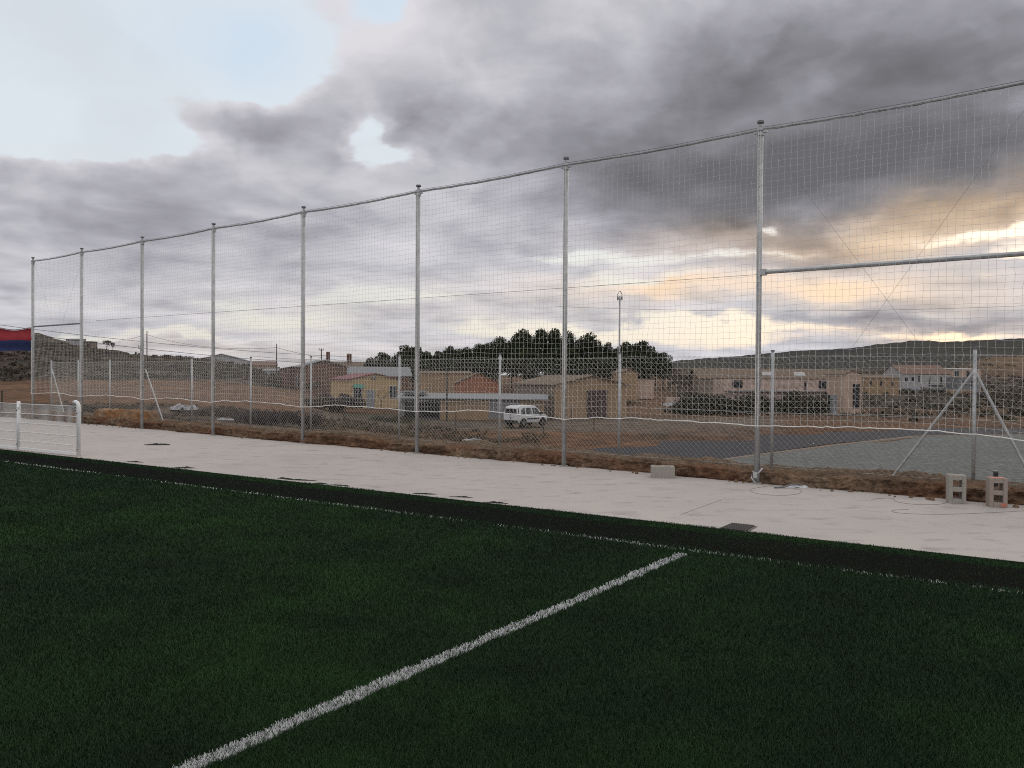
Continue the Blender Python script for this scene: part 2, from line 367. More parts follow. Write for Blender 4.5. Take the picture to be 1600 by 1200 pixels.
def grass_mesh(name, sel, material, hgt, label, wk=1.0, kind='stuff'):
    x, y, r = bx[sel], by[sel], br[sel]; N = len(x)
    w = np.maximum(.0011, .00036*r)*wk*(.7+.6*rs.rand(N)); h = hgt*(.6+.7*rs.rand(N))*np.where(band[sel], .6, np.where(de[sel] > -.45, .65, 1.0))
    th = rs.rand(N)*2*np.pi; lean = .2+.75*rs.rand(N)
    la = rs.rand(N)*2*np.pi
    cx, sx_ = np.cos(th)*w, np.sin(th)*w; lx, ly = np.cos(la)*lean*h, np.sin(la)*lean*h
    z = np.full(N, .004)
    V = np.stack([np.stack([x-cx, y-sx_, z], -1), np.stack([x+cx, y+sx_, z], -1),
                  np.stack([x+lx+cx*.5, y+ly+sx_*.5, z+h], -1), np.stack([x+lx-cx*.5, y+ly-sx_*.5, z+h*.96], -1)], 1).reshape(-1, 3)
    Fq = np.arange(N*4).reshape(N, 4)
    ob = np_mesh(name, V, Fq, material); tag(ob, label, kind=kind); return ob
grassm = mat('green_turf_fibre', (.038, .092, .026), .6, (.015, .032, .013), 1.0, .85, c3=(.016, .028, .016), n3=.95, spec=.12)
wfib = mat('white_turf_fibre', (.72, .73, .71), .6, (.5, .5, .48), 40, .8)
grass_mesh('grass', ~(white | twhite), grassm, .021, 'short dark green artificial grass of the pitch')
o = grass_mesh('pitch_line', white, wfib, .019, 'white line of turf fibres running diagonally across the pitch', 1.3, 'structure')
grass_mesh('touch_line', twhite, wfib, .022, 'faint white touch line half buried in black rubber', 1.0, 'structure')

# ------------------------------------------------------------------ earth bank behind the net
bx_ = np.arange(-31, 16, .022); sa = np.concatenate([np.arange(-.14, .42, .012), np.arange(.42, 2.9, .05)])
X, A = np.meshgrid(bx_, sa, indexing='ij')
hgt_ = .205+.05*fbm(X, X*0, .45, 3, 12)-.02*np.clip(-X-20, 0, 9)/9
edge = .14+.09*fbm(X, X*0, .7, 3, 2)+.04*fbm(X, X*0, 3.5, 3, 4)
fr_ = np.clip(A/hgt_, 0, 1)                                  # up the face
Y = edge+np.minimum(A, 0)+fr_*.045+np.maximum(A-hgt_, 0)
Z = -.012+fr_**.9*hgt_*.97
fall = np.clip((Y-1.25)/1.3, 0, 1); Z = Z-fall*.7*fall
big = fbm(X, A, 2.6, 5, 7, .62); clo = 1-np.abs(fbm(X+3, A*1.3, 5.5, 4, 17, .6))*2; fine = fbm(X, A, 24, 3, 19)
rel = .055*big+.035*clo+.012*fine
onf = np.clip(1-(A-hgt_)/.10, 0, 1)*np.clip((A+.03)/.06, 0, 1)
Y = Y-onf*(rel*1.25+.01); Z = Z+np.clip((A-.02)/.08, 0, 1)*rel*(.35+.65*(1-onf))+np.clip(-A, 0, .2)*0
Z += np.clip(1-np.abs(A+.03)/.07, 0, 1)*.03*np.clip(fbm(X, A, 9, 3, 31)+.3, 0, 1)
lum = fbm(X, A*2, 1.2, 4, 15); lum2 = fbm(X*.6, A*6, 1.6, 4, 16)
c_or = np.array([.165, .088, .052]); c_pl = np.array([.20, .142, .095]); c_dk = np.array([.085, .052, .035])
t1 = np.clip(.45+lum*1.1, 0, 1)[..., None]; soil = c_or*(1-t1)+c_pl*t1
t2 = np.clip(lum2*1.5-.05, 0, .8)[..., None]; soil = soil*(1-t2)+c_dk*t2
tp = (np.clip((A-.35)/.2, 0, 1)*.6)[..., None]; soil = soil*(1-tp)+np.array([.15, .115, .08])*(1+.3*big[..., None])*tp
WX = P0.x-dl.x*X+nr.x*Y; WY = P0.y-dl.y*X+nr.y*Y
o = np_mesh('earth_bank', np.stack([WX, WY, Z], -1).reshape(-1, 3), grid_faces(*X.shape), bankm, smooth=False, soil=soil.reshape(-1, 3))
tag(o, 'low cut bank of raw brown earth behind the net', kind='structure')

# ------------------------------------------------------------------ terrain beyond
def zt(u, v, D): return P(u, v, D).z
zz = lambda z: ('z', z)
TAB = {
 -900: [(30, zz(-.2)), (60, zz(-1)), (110, zz(0)), (180, zz(7)), (230, zz(12)), (400, zz(12))],
 0: [(30, zz(-.15)), (36, zz(-.5)), (50, 650), (75, 628), (112, 600), (120, 592), (140, 572), (180, 548), (230, 530), (300, 531)],
 60: [(30, zz(-.15)), (36, zz(-.5)), (50, 650), (75, 628), (112, 600), (120, 590), (140, 570), (180, 545), (230, 523), (300, 526)],
 100: [(30, zz(-.15)), (36, zz(-.5)), (50, 650), (75, 628), (112, 600), (120, 590), (150, 568), (230, 534), (300, 540)],
 135: [(30, zz(-.15)), (36, zz(-.5)), (50, 652), (75, 628), (112, 600), (120, 590), (150, 572), (228, 543), (300, 548)],
 170: [(30, zz(-.15)), (36, zz(-.5)), (50, 652), (75, 630), (112, 600), (120, 591), (150, 575), (225, 546), (300, 555)],
 210: [(30, zz(-.15)), (36, zz(-.5)), (50, 654), (75, 630), (112, 599), (120, 591), (150, 578), (210, 557), (300, 562)],
 250: [(30, zz(-.15)), (36, zz(-.6)), (50, 656), (75, 632), (112, 600), (120, 591), (150, 578), (190, 562), (300, 566)],
 340: [(30, zz(-.2)), (36, zz(-.7)), (50, 658), (75, 636), (112, 602), (120, 593), (150, 578), (180, 565), (300, 570)],
 400: [(30, zz(-.3)), (36, zz(-.9)), (50, 664), (75, 642), (112, 604), (125, 596), (150, 582), (180, 576), (300, 578)],
 470: [(30, zz(-.5)), (36, zz(-1.1)), (50, 672), (75, 650), (112, 612), (150, 596), (180, 586), (300, 584)],
 520: [(30, zz(-.8)), (36, zz(-1.4)), (50, 676), (62, 664), (100, zz(-2.85)), (130, zz(-2.4)), (200, zz(0)), (300, zz(1))],
 640: [(30, zz(-1.5)), (45, zz(-2.5)), (62, zz(-2.9)), (66, zz(-2.9)), (104, zz(-2.9)), (150, zz(-1.5)), (200, zz(.5)), (300, zz(1))],
 760: [(30, zz(-2)), (42, zz(-3.3)), (60, zz(-3.3)), (67, zz(-2.9)), (104, zz(-2.9)), (150, zz(-1.5)), (200, zz(.5)), (300, zz(1))],
 860: [(26, zz(-2.4)), (36, zz(-3.5)), (54, zz(-3.5)), (60, zz(-3.25)), (69, zz(-2.9)), (104, zz(-2.9)), (150, zz(-1.5)), (200, zz(.5)), (300, zz(1))],
 950: [(26, zz(-2.6)), (34, zz(-3.5)), (58, zz(-3.5)), (61, zz(-3.2)), (66, zz(-3.1)), (72, zz(-2.9)), (104, zz(-2.9)), (150, zz(-1.8)), (200, zz(0)), (300, zz(1))],
 1040: [(26, zz(-2.7)), (32, zz(-3.5)), (64.5, zz(-3.5)), (67, zz(-3.1)), (76, zz(-2.85)), (104, zz(-2.9)), (180, 601), (300, 580), (500, 575)],
 1200: [(24, zz(-2.8)), (30, zz(-3.5)), (72, zz(-3.5)), (75, zz(-3.2)), (88, zz(-2.85)), (105, zz(-2.9)), (180, 602), (300, 580), (500, 575)],
 1300: [(22, zz(-2.8)), (28, zz(-3.5)), (77, zz(-3.5)), (80, zz(-3.3)), (92, zz(-2.9)), (105, zz(-2.9)), (180, 602), (300, 582), (500, 577)],
 1420: [(20, zz(-2.8)), (26, zz(-3.5)), (82, zz(-3.5)), (85, zz(-3.3)), (100, zz(-2.9)), (130, 628), (180, 608), (300, 582), (500, 577)],
 1480: [(20, zz(-2.8)), (26, zz(-3.5)), (84, zz(-3.5)), (87, zz(-3.3)), (100, zz(-2.9)), (130, 628), (180, 610), (240, 595), (330, 575), (500, 574)],
 1540: [(20, zz(-2.8)), (26, zz(-3.5)), (84, zz(-3.5)), (87, zz(-3.3)), (100, zz(-2.9)), (130, 628), (180, 612), (240, 592), (330, 559), (500, 570)],
 1610: [(20, zz(-2.8)), (26, zz(-3.5)), (84, zz(-3.5)), (87, zz(-3.3)), (100, zz(-2.9)), (130, 628), (180, 612), (240, 592), (330, 556), (500, 566)],
 1800: [(20, zz(-2.8)), (26, zz(-3.5)), (84, zz(-3.5)), (87, zz(-3.3)), (100, zz(-2.9)), (130, 628), (180, 612), (240, 592), (330, 548), (500, 560)],
 2600: [(16, zz(-2.8)), (24, zz(-3.5)), (84, zz(-3.5)), (87, zz(-3.3)), (100, zz(-2.9)), (330, zz(8)), (500, zz(12))],
}
us = np.unique(np.concatenate([np.linspace(-2600, -100, 60), np.arange(-100, 1701, 5.0), np.linspace(1700, 4200, 60)]))
NDT = 330; tt = np.linspace(0, 1, NDT)
keys = sorted(TAB); Dg = np.geomspace(12, 2600, 1400)
tabz = []
for k in keys:
    ds = [a for a, _ in TAB[k]]; zs = [(b[1] if isinstance(b, tuple) else zt(k, b, a)) for a, b in TAB[k]]
    tabz.append(np.interp(Dg, ds, zs))
tabz = np.array(tabz)
TX = np.zeros((len(us), NDT)); TY = TX.copy(); TZ = TX.copy(); TU = TX.copy(); TD = TX.copy()
for i, u in enumerate(us):
    a = (u-800)/F
    den = nr.x*a+nr.y; c0 = nr.x*P0.x+nr.y*P0.y
    Din = min((c0+1.75)/den, 32.0) if den > .2 else 32.0
    Ds = Din*(2600/Din)**(tt**1.25)
    j = np.clip(np.searchsorted(keys, u)-1, 0, len(keys)-2); w = np.clip((u-keys[j])/(keys[j+1]-keys[j]), 0, 1)
    zcol = tabz[j]*(1-w)+tabz[j+1]*w
    z = np.interp(Ds, Dg, zcol)
    # from the back of the bank down to the lower ground
    inn = np.clip((Ds-Din)/(Din*.45), 0, 1); z = z*inn+(-.35)*(1-inn) if u > 520 else np.where(Ds < Din*1.15, np.minimum(z, -.25), z)
    TX[i] = a*Ds; TY[i] = Ds; TZ[i] = z; TU[i] = u; TD[i] = Ds
flat = (TZ < -3.44)
fam = np.where(flat, 0, 1)*np.clip((TD-25)/60, .05, 3)
hillz = np.clip((TD-112)/30, 0, 1)*np.clip((520-TU)/150, 0, 1)
TZn = TZ+fam*.10*fbm(TX, TY, .12, 4, 51)*np.clip(TD/60, .6, 2)
led = TZn*.9+1.5*fbm(TX, TY, .03, 3, 52)
TZn += hillz*(.55*np.abs(fbm(TX, TY, .07, 4, 53))+.35*np.sin(led*3.2)+.25*fbm(TX, TY, .35, 3, 54))
n1 = fbm(TX, TY, .05, 4, 61)[..., None]; n2 = fbm(TX, TY, .25, 4, 62)[..., None]; n3 = fbm(TX, TY, .9, 3, 63)[..., None]
def lerp(a, b, t): return a*(1-t)+b*t
cl = lambda x, a=0., b=1.: np.clip(x, a, b)
dirt = np.array([.150, .092, .056]); rust = np.array([.205, .105, .052]); pale = np.array([.235, .175, .12]); scrub = np.array([.055, .050, .036]); green = np.array([.045, .05, .026])
Cc = lerp(dirt, rust, cl(.45+n1*.7)); Cc = lerp(Cc, pale, cl(n2*.7-.05)); Cc = lerp(Cc, scrub, cl(n3*.9+n2*.6-.35)*.75)
U3, D3 = TU[..., None], TD[..., None]
# rubble and dry scrub just behind the left fence
m_ = cl((560-U3)/60)*cl((74-D3)/6); Cc = lerp(Cc, lerp(np.array([.09, .068, .05]), np.array([.16, .125, .09]), cl(n3*.8+.3)), m_*.85)
Cc = lerp(Cc, green, cl(n1*1.5-.1)*m_*.5*cl((U3-180)/100))
# bare ochre field
m_ = cl((505-U3)/30)*cl((D3-74)/4)*cl((118-D3)/4); Cc = lerp(Cc, lerp(np.array([.25, .145, .085]), np.array([.20, .115, .07]), cl(.5+n2)), m_)
# rocky hill in bands of scrub and ledges
m_ = cl((530-U3)/60)*cl((D3-116)/4)
st = np.sin(led*3.2+1.2)[..., None]+n3*.8+n2*.5
hc = lerp(np.array([.060, .052, .040]), np.array([.215, .165, .115]), cl(st*.7-.1)); hc = lerp(hc, np.array([.035, .036, .026]), cl(n2*1.2+n3*.7-.2)*.8)
Cc = lerp(Cc, hc, m_)
# dirt road passing the sheds
m_ = cl((U3-470)/40)*cl((1250-U3)/60)*cl((D3-66)/1.5)*cl((92-D3)/4); Cc = lerp(Cc, np.array([.185, .15, .115])*(1+.25*n2), m_*.85)
# green-brown rough ground in front of the house
m_ = cl((U3-520)/20)*cl((680-U3)/20)*cl((D3-70)/3)*cl((95-D3)/4); Cc = lerp(Cc, np.array([.07, .068, .035]), m_*.6)
# raw cuttings round the car park
m_ = cl((U3-700)/60)*cl(1-np.abs(D3-(54+(U3-860)*.045))/12); Cc = lerp(Cc, lerp(np.array([.21, .105, .055]), np.array([.10, .058, .036]), cl(.4+n3+n2*.5)), m_*.8)
# town slopes to the right
m_ = cl((U3-1030)/60)*cl((D3-105)/15); Cc = lerp(Cc, lerp(np.array([.065, .055, .040]), np.array([.14, .115, .08]), cl(.35+n2*1.3+n3*.5)), m_*.95)
m_ = cl((U3-1050)/60)*cl((D3-92)/6)*cl((200-D3)/30); Cc = lerp(Cc, np.array([.05, .048, .03]), m_*cl(n2*1.5+n3*.8+.1)*.8)
m_ = cl((U3-1500)/60)*cl((D3-225)/30); Cc = lerp(Cc, lerp(np.array([.21, .135, .075]), np.array([.15, .09, .055]), cl(.5+n1*1.3)), m_)
Cc = np.clip(Cc*np.array([.60, .60, .61]), .01, 1)
o = np_mesh('terrain', np.stack([TX, TY, TZn], -1).reshape(-1, 3), grid_faces(*TX.shape), soilm, smooth=True, soil=Cc.reshape(-1, 3)); tag(o, 'raw brown land falling away behind the pitch', kind='structure')
def ground_z(x, y):
    D = y; u = 800+F*x/y
    j = int(np.clip(np.searchsorted(keys, u)-1, 0, len(keys)-2)); w = min(max((u-keys[j])/(keys[j+1]-keys[j]), 0), 1)
    return float(np.interp(D, Dg, tabz[j]*(1-w)+tabz[j+1]*w))
def GP(u, D, dz_=0.0):
    x = (u-800)/F*D; return Vector((x, D, ground_z(x, D)+dz_))
o = MB().add([(-9000, -9000, -9), (9000, -9000, -9), (9000, 9000, -9), (-9000, 9000, -9)], [(0, 1, 2, 3)]).build('plain', hillm); tag(o, 'land to the horizon', kind='structure')

def flat_sheet(name, px, z, m, label):
    p0_ = [G(u, v, z) for u, v in px]; pts = []
    for a_, b_ in zip(p0_, p0_[1:]+p0_[:1]):
        k_ = max(1, int((b_-a_).length/.8))
        for i_ in range(k_): p_ = a_.lerp(b_, i_/k_); pts.append(Vector((p_.x, p_.y+.9*float(fbm(np.array(p_.x), np.array(0.), .22, 4, 99)), z)))
    o = MB().add([tuple(p) for p in pts], [tuple(range(len(pts)))]).build(name, m); tag(o, label, kind='structure')
flat_sheet('car_park', [(872, 704), (960, 695), (1040, 688), (1200, 679), (1300, 674.5), (1420, 669.5), (1600, 668), (1900, 667), (1900, 675), (1600, 678), (1440, 680), (1400, 684), (1300, 695), (1180, 710), (1080, 724), (1000, 742), (860, 742), (840, 720)], -3.47, asphm, 'new dark asphalt car park beyond the fence')
flat_sheet('gravel_pad', [(1088, 726), (1180, 713), (1300, 698), (1400, 687), (1440, 682.5), (1475, 681), (1600, 680), (1900, 679), (2100, 800), (1400, 800), (1100, 760)], -3.46, gravm, 'greenish grey gravel pad beyond the fence')
kb = MB(); kp = [G(u, v, -3.40) for u, v in [(1060, 728), (1084, 724), (1180, 710.5), (1300, 695.5), (1400, 684.5), (1425, 681.5), (1450, 680.3), (1500, 679.8), (1600, 678.5), (1900, 677)]]
for a, b in zip(kp[:-1], kp[1:]):
    dd = (b-a).normalized(); n = Vector((-dd.y, dd.x, 0))*.28
    kb.add([a-n+Vector((0, 0, -.12)), a+n+Vector((0, 0, -.12)), b+n+Vector((0, 0, -.12)), b-n+Vector((0, 0, -.12)), a-n*.7, a+n*.7, b+n*.7, b-n*.7], [(4, 5, 6, 7), (0, 4, 7, 3), (1, 2, 6, 5)])
o = kb.build('kerb', kerbm); tag(o, 'pale kerb of earth and concrete round the gravel pad', kind='structure')
kb = MB()
kp = [G(u, v, -2.86) for u, v in [(560, 676), (640, 673), (720, 670), (790, 667.5), (860, 664), (950, 662), (1060, 657.5), (1180, 651), (1330, 647)]]
for a, b in zip(kp[:-1], kp[1:]):
    n = Vector((0, .22, 0)); kb.add([a-n+Vector((0, 0, -.3)), a+n+Vector((0, 0, -.3)), b+n+Vector((0, 0, -.3)), b-n+Vector((0, 0, -.3)), a-n, a+n, b+n, b-n], [(4, 5, 6, 7), (0, 4, 7, 3), (1, 2, 6, 5), (0, 3, 2, 1)])
o = kb.build('road_kerb', kerbm); tag(o, 'pale kerb along the dirt road', kind='structure')

# distant wooded ridge
hu = np.arange(850, 2700, 5.0); prof = np.interp(hu, [850, 1050, 1130, 1200, 1250, 1300, 1345, 1370, 1395, 1430, 1500, 1550, 1600, 1700, 1900, 2700], [576, 568, 561, 557, 553, 551, 548, 544, 541, 538, 539, 535, 533, 530, 535, 560])
tD = np.linspace(0, 1, 40); HX = np.zeros((len(hu), 40)); HY = HX.copy(); HZ = HX.copy()
for i, (u, v) in enumerate(zip(hu, prof)):
    Dv = 560+tD*900; r = P(u, v, 1460); zb = -5
    HX[i] = (u-800)/F*Dv; HY[i] = Dv; HZ[i] = zb+(r.z-zb)*np.sin(tD*np.pi/2)**1.15
HZ += fbm(HX, HY, .012, 5, 71)*6*np.minimum(tD, .8) + fbm(HX, HY, .09, 3, 72)*1.1
o = np_mesh('hills', np.stack([HX, HY, HZ], -1).reshape(-1, 3), grid_faces(*HX.shape), hillm, smooth=True); tag(o, 'long dark wooded ridge on the horizon', kind='structure')

# ------------------------------------------------------------------ tall ball-stop net
NB = root('net_barrier', 'tall galvanised ball stop net barrier with square white mesh', 'net barrier', P0, FRZ)
post_u = [1182.5, 881, 651.5, 473, 333, 222, 127.5, 51.5]
post_x = [fx_at(u, 0, v) for u, v in zip(post_u, [757, 729, 709, 692, 681, 669, 660, 655])]
post_x = [post_x[0]+3.89*2, post_x[0]+3.89]+post_x
PH = 5.98
def net_post(x):
    m = MB(); m.tube([(x, 0, -.05), (x, 0, PH-.13)], .045, 14); m.tube([(x, 0, PH-.13), (x, 0, PH-.03)], .03, 12)
    o = m.build('post', galv, NB, True)
    MB().tube([(x, 0, PH-.035), (x, 0, PH)], .056, 14).build('cap', galv_dk, o)
    c = MB()
    for zc_ in (PH-.16, PH-.24): c.tube([(x, 0, zc_), (x, 0, zc_+.045)], .058, 14)
    c.box(x-.11, x+.11, -.02, .02, PH-.20, PH-.155)
    c.build('bracket', galv, o)
    l = MB(); n = 130                      # lacing cord wound round the post
    l.tube([(x+.054*math.cos(i*1.15), .054*math.sin(i*1.15), .95+i*4.75/n) for i in range(n)], .0022, 4)
    l.tube([(x-.02, -.052, .92), (x-.018, -.052, 5.8)], .006, 5)
    l.tube([(x+.024, -.050, .92), (x+.022, -.050, 5.8)], .006, 5)
    l.build('lacing', netm, o)
    MB().tube([(x, 0, .0), (x, 0, .02)], .085, 12).build('base_collar', concm, o)
for x in post_x: net_post(x)
xs_ = sorted(post_x)
def frac(x):
    for a, b in zip(xs_[:-1], xs_[1:]):
        if a <= x <= b+1e-6: return (x-a)/(b-a)
    return 0
nx_ = np.arange(xs_[0]+.05, xs_[-1], .102); fr = np.array([frac(x) for x in nx_]); bow = np.sin(np.pi*fr)
zb_ = .93+.075*bow+.012*fbm(nx_, nx_*0, 2, 2, 81); zt_ = 5.80-.035*bow
rows = 48; kk = np.linspace(0, 1, rows)
NX = nx_[:, None]+0*kk[None]; NZ = zb_[:, None]+(zt_-zb_)[:, None]*kk[None]
NX = NX+.022*fbm(NX, NZ, 1.4, 3, 82)+.005*rs.randn(*NX.shape); NZ = NZ+.024*fbm(NX+40, NZ, 1.2, 3, 83)+.0035*rs.randn(*NX.shape)
NY = -.065+.10*bow[:, None]*np.sin(np.pi*kk)[None]*fbm(NX, NZ, .35, 2, 84)+.003*rs.randn(*NX.shape)
NN = np.stack([NX, NY, NZ], -1)
def cords(nodes, axis, r):
    """nodes (A,B,3): A cords of B nodes"""
    A, B, _ = nodes.shape; offs = []
    for k in range(3):
        a = 2*math.pi*k/3+.5; c, s = math.cos(a)*r, math.sin(a)*r
        offs.append((c, s, 0) if axis == 'z' else (0, c, s))
    V = nodes[:, :, None, :]+np.array(offs)[None, None]
    idx = np.arange(A*B*3).reshape(A, B, 3); fs = []
    for k in range(3):
        k2 = (k+1) % 3; fs.append(np.stack([idx[:, :-1, k], idx[:, :-1, k2], idx[:, 1:, k2], idx[:, 1:, k]], -1).reshape(-1, 4))
    return V.reshape(-1, 3), np.concatenate(fs)
V1, F1 = cords(NN, 'z', .0019); V2, F2 = cords(NN.transpose(1, 0, 2), 'x', .0019)
net = np_mesh('net', np.concatenate([V1, V2]), np.concatenate([F1, F2+len(V1)]), netm, NB)
MB().tube([(x, y, z) for x, y, z in NN[:, 0]], .0085, 6).build('bottom_rope', netm, NB)
xx = np.arange(xs_[0], xs_[-1]+.01, .13)
MB().tube([(x, -.01, 5.835-.035*math.sin(math.pi*frac(x))+.004*rnd.uniform(-1, 1)) for x in xx], [.021+.004*(i % 2) for i in range(len(xx))], 8).build('top_cable', cablem, NB)
MB().tube([(x, .02, 5.88-.03*math.sin(math.pi*frac(x))) for x in xx], .004, 4).build('guy_wire', galv_dk, NB)
cb = MB(); cb.tube([(post_x[2]+.04, 0, 3.49), (post_x[1], 0, 3.49)], .033, 12); cb.tube([(post_x[1], 0, 3.49), (post_x[0], 0, 3.49)], .033, 12); cb.box(post_x[2]+.03, post_x[2]+.12, -.05, .05, 3.44, 3.54); cb.build('crossbar', galv, NB)
cb = MB(); cb.tube([(post_x[-1], 0, 3.42), (post_x[-2], 0, 3.42)], .028, 10); cb.build('crossbar', galv_dk, NB)
for (a, b) in ((post_x[2], post_x[1]), (post_x[-1], post_x[-2])):
    m = MB(); m.tube([(a, .03, 5.8), (b, .03, .1)], .0018, 4); m.build('brace_wire', galv_dk, NB)
    m = MB(); m.tube([(a, .05, .1), (b, .05, 5.8)], .0018, 4); m.build('brace_wire', galv_dk, NB)

# ------------------------------------------------------------------ chain-link fence on the bank
CY = .82
CL = root('chain_link_fence', 'chain link fence of diamond mesh on the earth bank behind the tall net', 'fence', fw(0, CY, .15), FRZ)
cu = [1521, 1205, 966, 779, 622, 484, 390, 298, 219, 170, 121, 79]
cxs = [fx_at(u, CY, 700) for u in cu]; cxs = [cxs[0]+3.0, cxs[0]+6.0]+cxs
for x in cxs:
    m = MB(); m.tube([(x, .03, -.15), (x, .03, 2.06)], .027, 10); o = m.build('post', galv, CL, True)
    MB().tube([(x, .03, 2.06), (x, .03, 2.085)], .032, 10).build('cap', galv_dk, o)
c0, c1 = min(cxs), max(cxs); hh = 1.97; wires = []
for k in range(int((c1-c0+hh)/.098)):
    xa = c0-hh+k*.098
    for sgn in (1, -1):
        x0_, x1_ = (xa, xa+hh) if sgn > 0 else (xa+hh, xa)
        z0_, z1_ = .02, .02+hh
        pts = np.array([[x0_, 0, z0_], [x1_, 0, z1_]])
        lo, hi = (0, 1)
        def clip(t0, t1, xa_, xb_):
            for lim, sg in ((c0, 1), (c1, -1)):
                da, db = (xa_-lim)*sg, (xb_-lim)*sg
                if da < 0 and db < 0: return None
                if da < 0: t0 = max(t0, da/(da-db))
                if db < 0: t1 = min(t1, da/(da-db))
            return (t0, t1) if t1 > t0 else None
        c = clip(0., 1., x0_, x1_)
        if c:
            pa = pts[0]+(pts[1]-pts[0])*c[0]; pb = pts[0]+(pts[1]-pts[0])*c[1]; yo = .004*sgn
            wires.append([pa+[0, yo, 0], (pa+pb)/2+[0, yo, 0], pb+[0, yo, 0]])
V1, F1 = cords(np.array(wires), 'x', .0023)
np_mesh('mesh_panel', V1, F1, linkm, CL)
m = MB()
for z_ in (.06, 1.0, 1.96): m.tube([(c0, .008, z_), (c1, .008, z_)], .0022, 4)
m.build('tension_wire', linkm, CL)
def strut(u0, v0, u1, v1, lab=None):
    a = fx_at(u0, CY, v0); b = fx_at(u1, CY+.05, v1)
    MB().tube([(a, .05, 1.72), (b, .10, -.05)], .021, 8).build('brace', galv, CL)
strut(1521, 575, 1388, 742); strut(1523, 575, 1625, 680); strut(225, 597, 254, 661); strut(79, 577, 99, 635)

# ------------------------------------------------------------------ white pitch railing
ra, rbp = G(123, 713), G(29, 703.5); rdir = (ra-rbp); RL = rdir.length
RA = root('railing', 'white pitch side railing with thin bars and rounded end post', 'railing', rbp, math.atan2(rdir.y, rdir.x))
def rail_post(x, curved):
    m = MB()
    if curved:
        m.tube([(x, 0, 0), (x, 0, .98), (x-.01, 0, 1.06), (x-.05, 0, 1.12), (x-.12, 0, 1.14), (x-.17, 0, 1.12)], .04, 12)
    else: m.tube([(x, 0, 0), (x, 0, 1.10)], .036, 12)
    o = m.build('post', whitem, RA, True)
    c = MB(); c.tube([(x, 0, .93), (x, 0, .97)], .046, 12); c.build('clamp', whitem, o)
    for zb3 in (.90, .14): MB().tube([(x, -.05, zb3), (x, -.035, zb3)], .012, 8).build('bolt', galv_dk, o)
rail_post(RL, True); rail_post(0, False); rail_post(-RL, False)
for k in (0, -1):
    m = MB(); x0 = k*RL
    n = 54
    for i in range(n+1): xq = x0+.05+(RL-.1)*i/n; m.tube([(xq, 0, .05), (xq, 0, 1.045)], .0034, 4, False)
    for z_ in (1.045, .83, .62, .42, .22): m.tube([(x0+.04, -.006, z_), (x0+RL-.04, -.006, z_)], .009, 6)
    m.box(x0+.03, x0+RL-.03, -.02, .02, .02, .07)
    m.build('bar_panel', whitem, RA)

# ------------------------------------------------------------------ red and blue banner at the far left
redm = mat('red_netting', (.27, .028, .034), .85, (.20, .02, .028), 6, .7); bluem = mat('blue_netting', (.030, .045, .13), .85, (.02, .028, .08), 6, .7)
e0 = fw(post_x[-1], .05, 0); BN = root('banner', 'red over blue netting banner hung on a rope left of the last net post', 'banner', e0, math.pi+.05)
s_ = np.linspace(.05, 6, 80); sag = .07*np.sin(s_*1.9+.6)
def cloth(z0f, z1f, m_, name):
    kk2 = np.linspace(0, 1, 14); V = np.zeros((80, 14, 3)); V[..., 0] = s_[:, None]
    zt2 = z1f(s_)[:, None]; zb2 = z0f(s_)[:, None]; V[..., 2] = zt2+(zb2-zt2)*kk2[None]
    V[..., 1] = .09*np.sin(3*V[..., 0]+V[..., 2]*2)*(3.4-V[..., 2])+.07*np.sin(V[..., 2]*9+.5*np.sin(s_*2)[:, None])+.05*fbm(V[..., 0], V[..., 2], 1.5, 3, 90)
    np_mesh(name, V.reshape(-1, 3), grid_faces(80, 14), m_, BN, True)
cloth(lambda s: 2.90+0*s+.02*np.sin(s*3), lambda s: 3.38-.10*np.sin(s*2.1)**2, redm, 'red_cloth')
cloth(lambda s: 2.52+.02*np.sin(s*3), lambda s: 2.90+0*s+.02*np.sin(s*3), bluem, 'blue_cloth')
m = MB(); m.tube([(x, 0, 3.40-.10*math.sin(x*2.1)**2) for x in s_[::3]], .012, 5)
m.build('rope', wirem, BN)
m = MB(); m.tube([(6.05, 0, -.6), (6.05, 0, 3.6)], .045, 10); m.build('post', galv, BN)

# ------------------------------------------------------------------ objects on the apron
def block(loc, rz, upright, label, tilt=0):
    o_ = root('cinder_block', label, 'cinder block', loc, rz, 'cinder blocks left on the concrete')
    m = MB(); L, Wd, Hh, t = .40, .22, .20, .052
    # long axis x, hole axis z while lying
    m.box(-L/2, L/2, -Wd/2, -Wd/2+t, 0, Hh); m.box(-L/2, L/2, Wd/2-t, Wd/2, 0, Hh)
    for xc, ww in ((-L/2+.034, .068), (0, .065), (L/2-.034, .068)): m.box(xc-ww/2, xc+ww/2, -Wd/2+t, Wd/2-t, .001, Hh-.001)
    if upright: m.v = [(y, -z+Hh/2, x+L/2) for x, y, z in m.v]
    o = m.build('shell', concm, o_)
    bv = o.modifiers.new('b', 'BEVEL'); bv.width = .004; bv.segments = 1
    return o_
b1 = G(1037, 747); block(b1+Vector((0, .10, 0)), -.10, False, 'grey cinder block lying flat against the earth bank')
b2 = G(1499, 787); block(b2+Vector((0, .09, 0)), -.30, True, 'plain grey cinder block standing on end, without orange paint')
b3 = G(1563, 793); block_m2 = mat('warm_block', (.35, .29, .245), .9, (.26, .21, .18), 30, .7, bump=.003, bscale=120)
bl = block(b3+Vector((0, .09, 0)), -.30, True, 'cinder block standing on end with orange spray paint, by the short stub')
[c_.data.materials.__setitem__(0, block_m2) for c_ in bl.children]; MB().box(-.085, .085, -.09, .06, .4005, .403).build('paint_mark', orangem, bl); MB().box(.03, .10, -.1025, -.1005, .012, .06).build('paint_mark', orangem, bl)
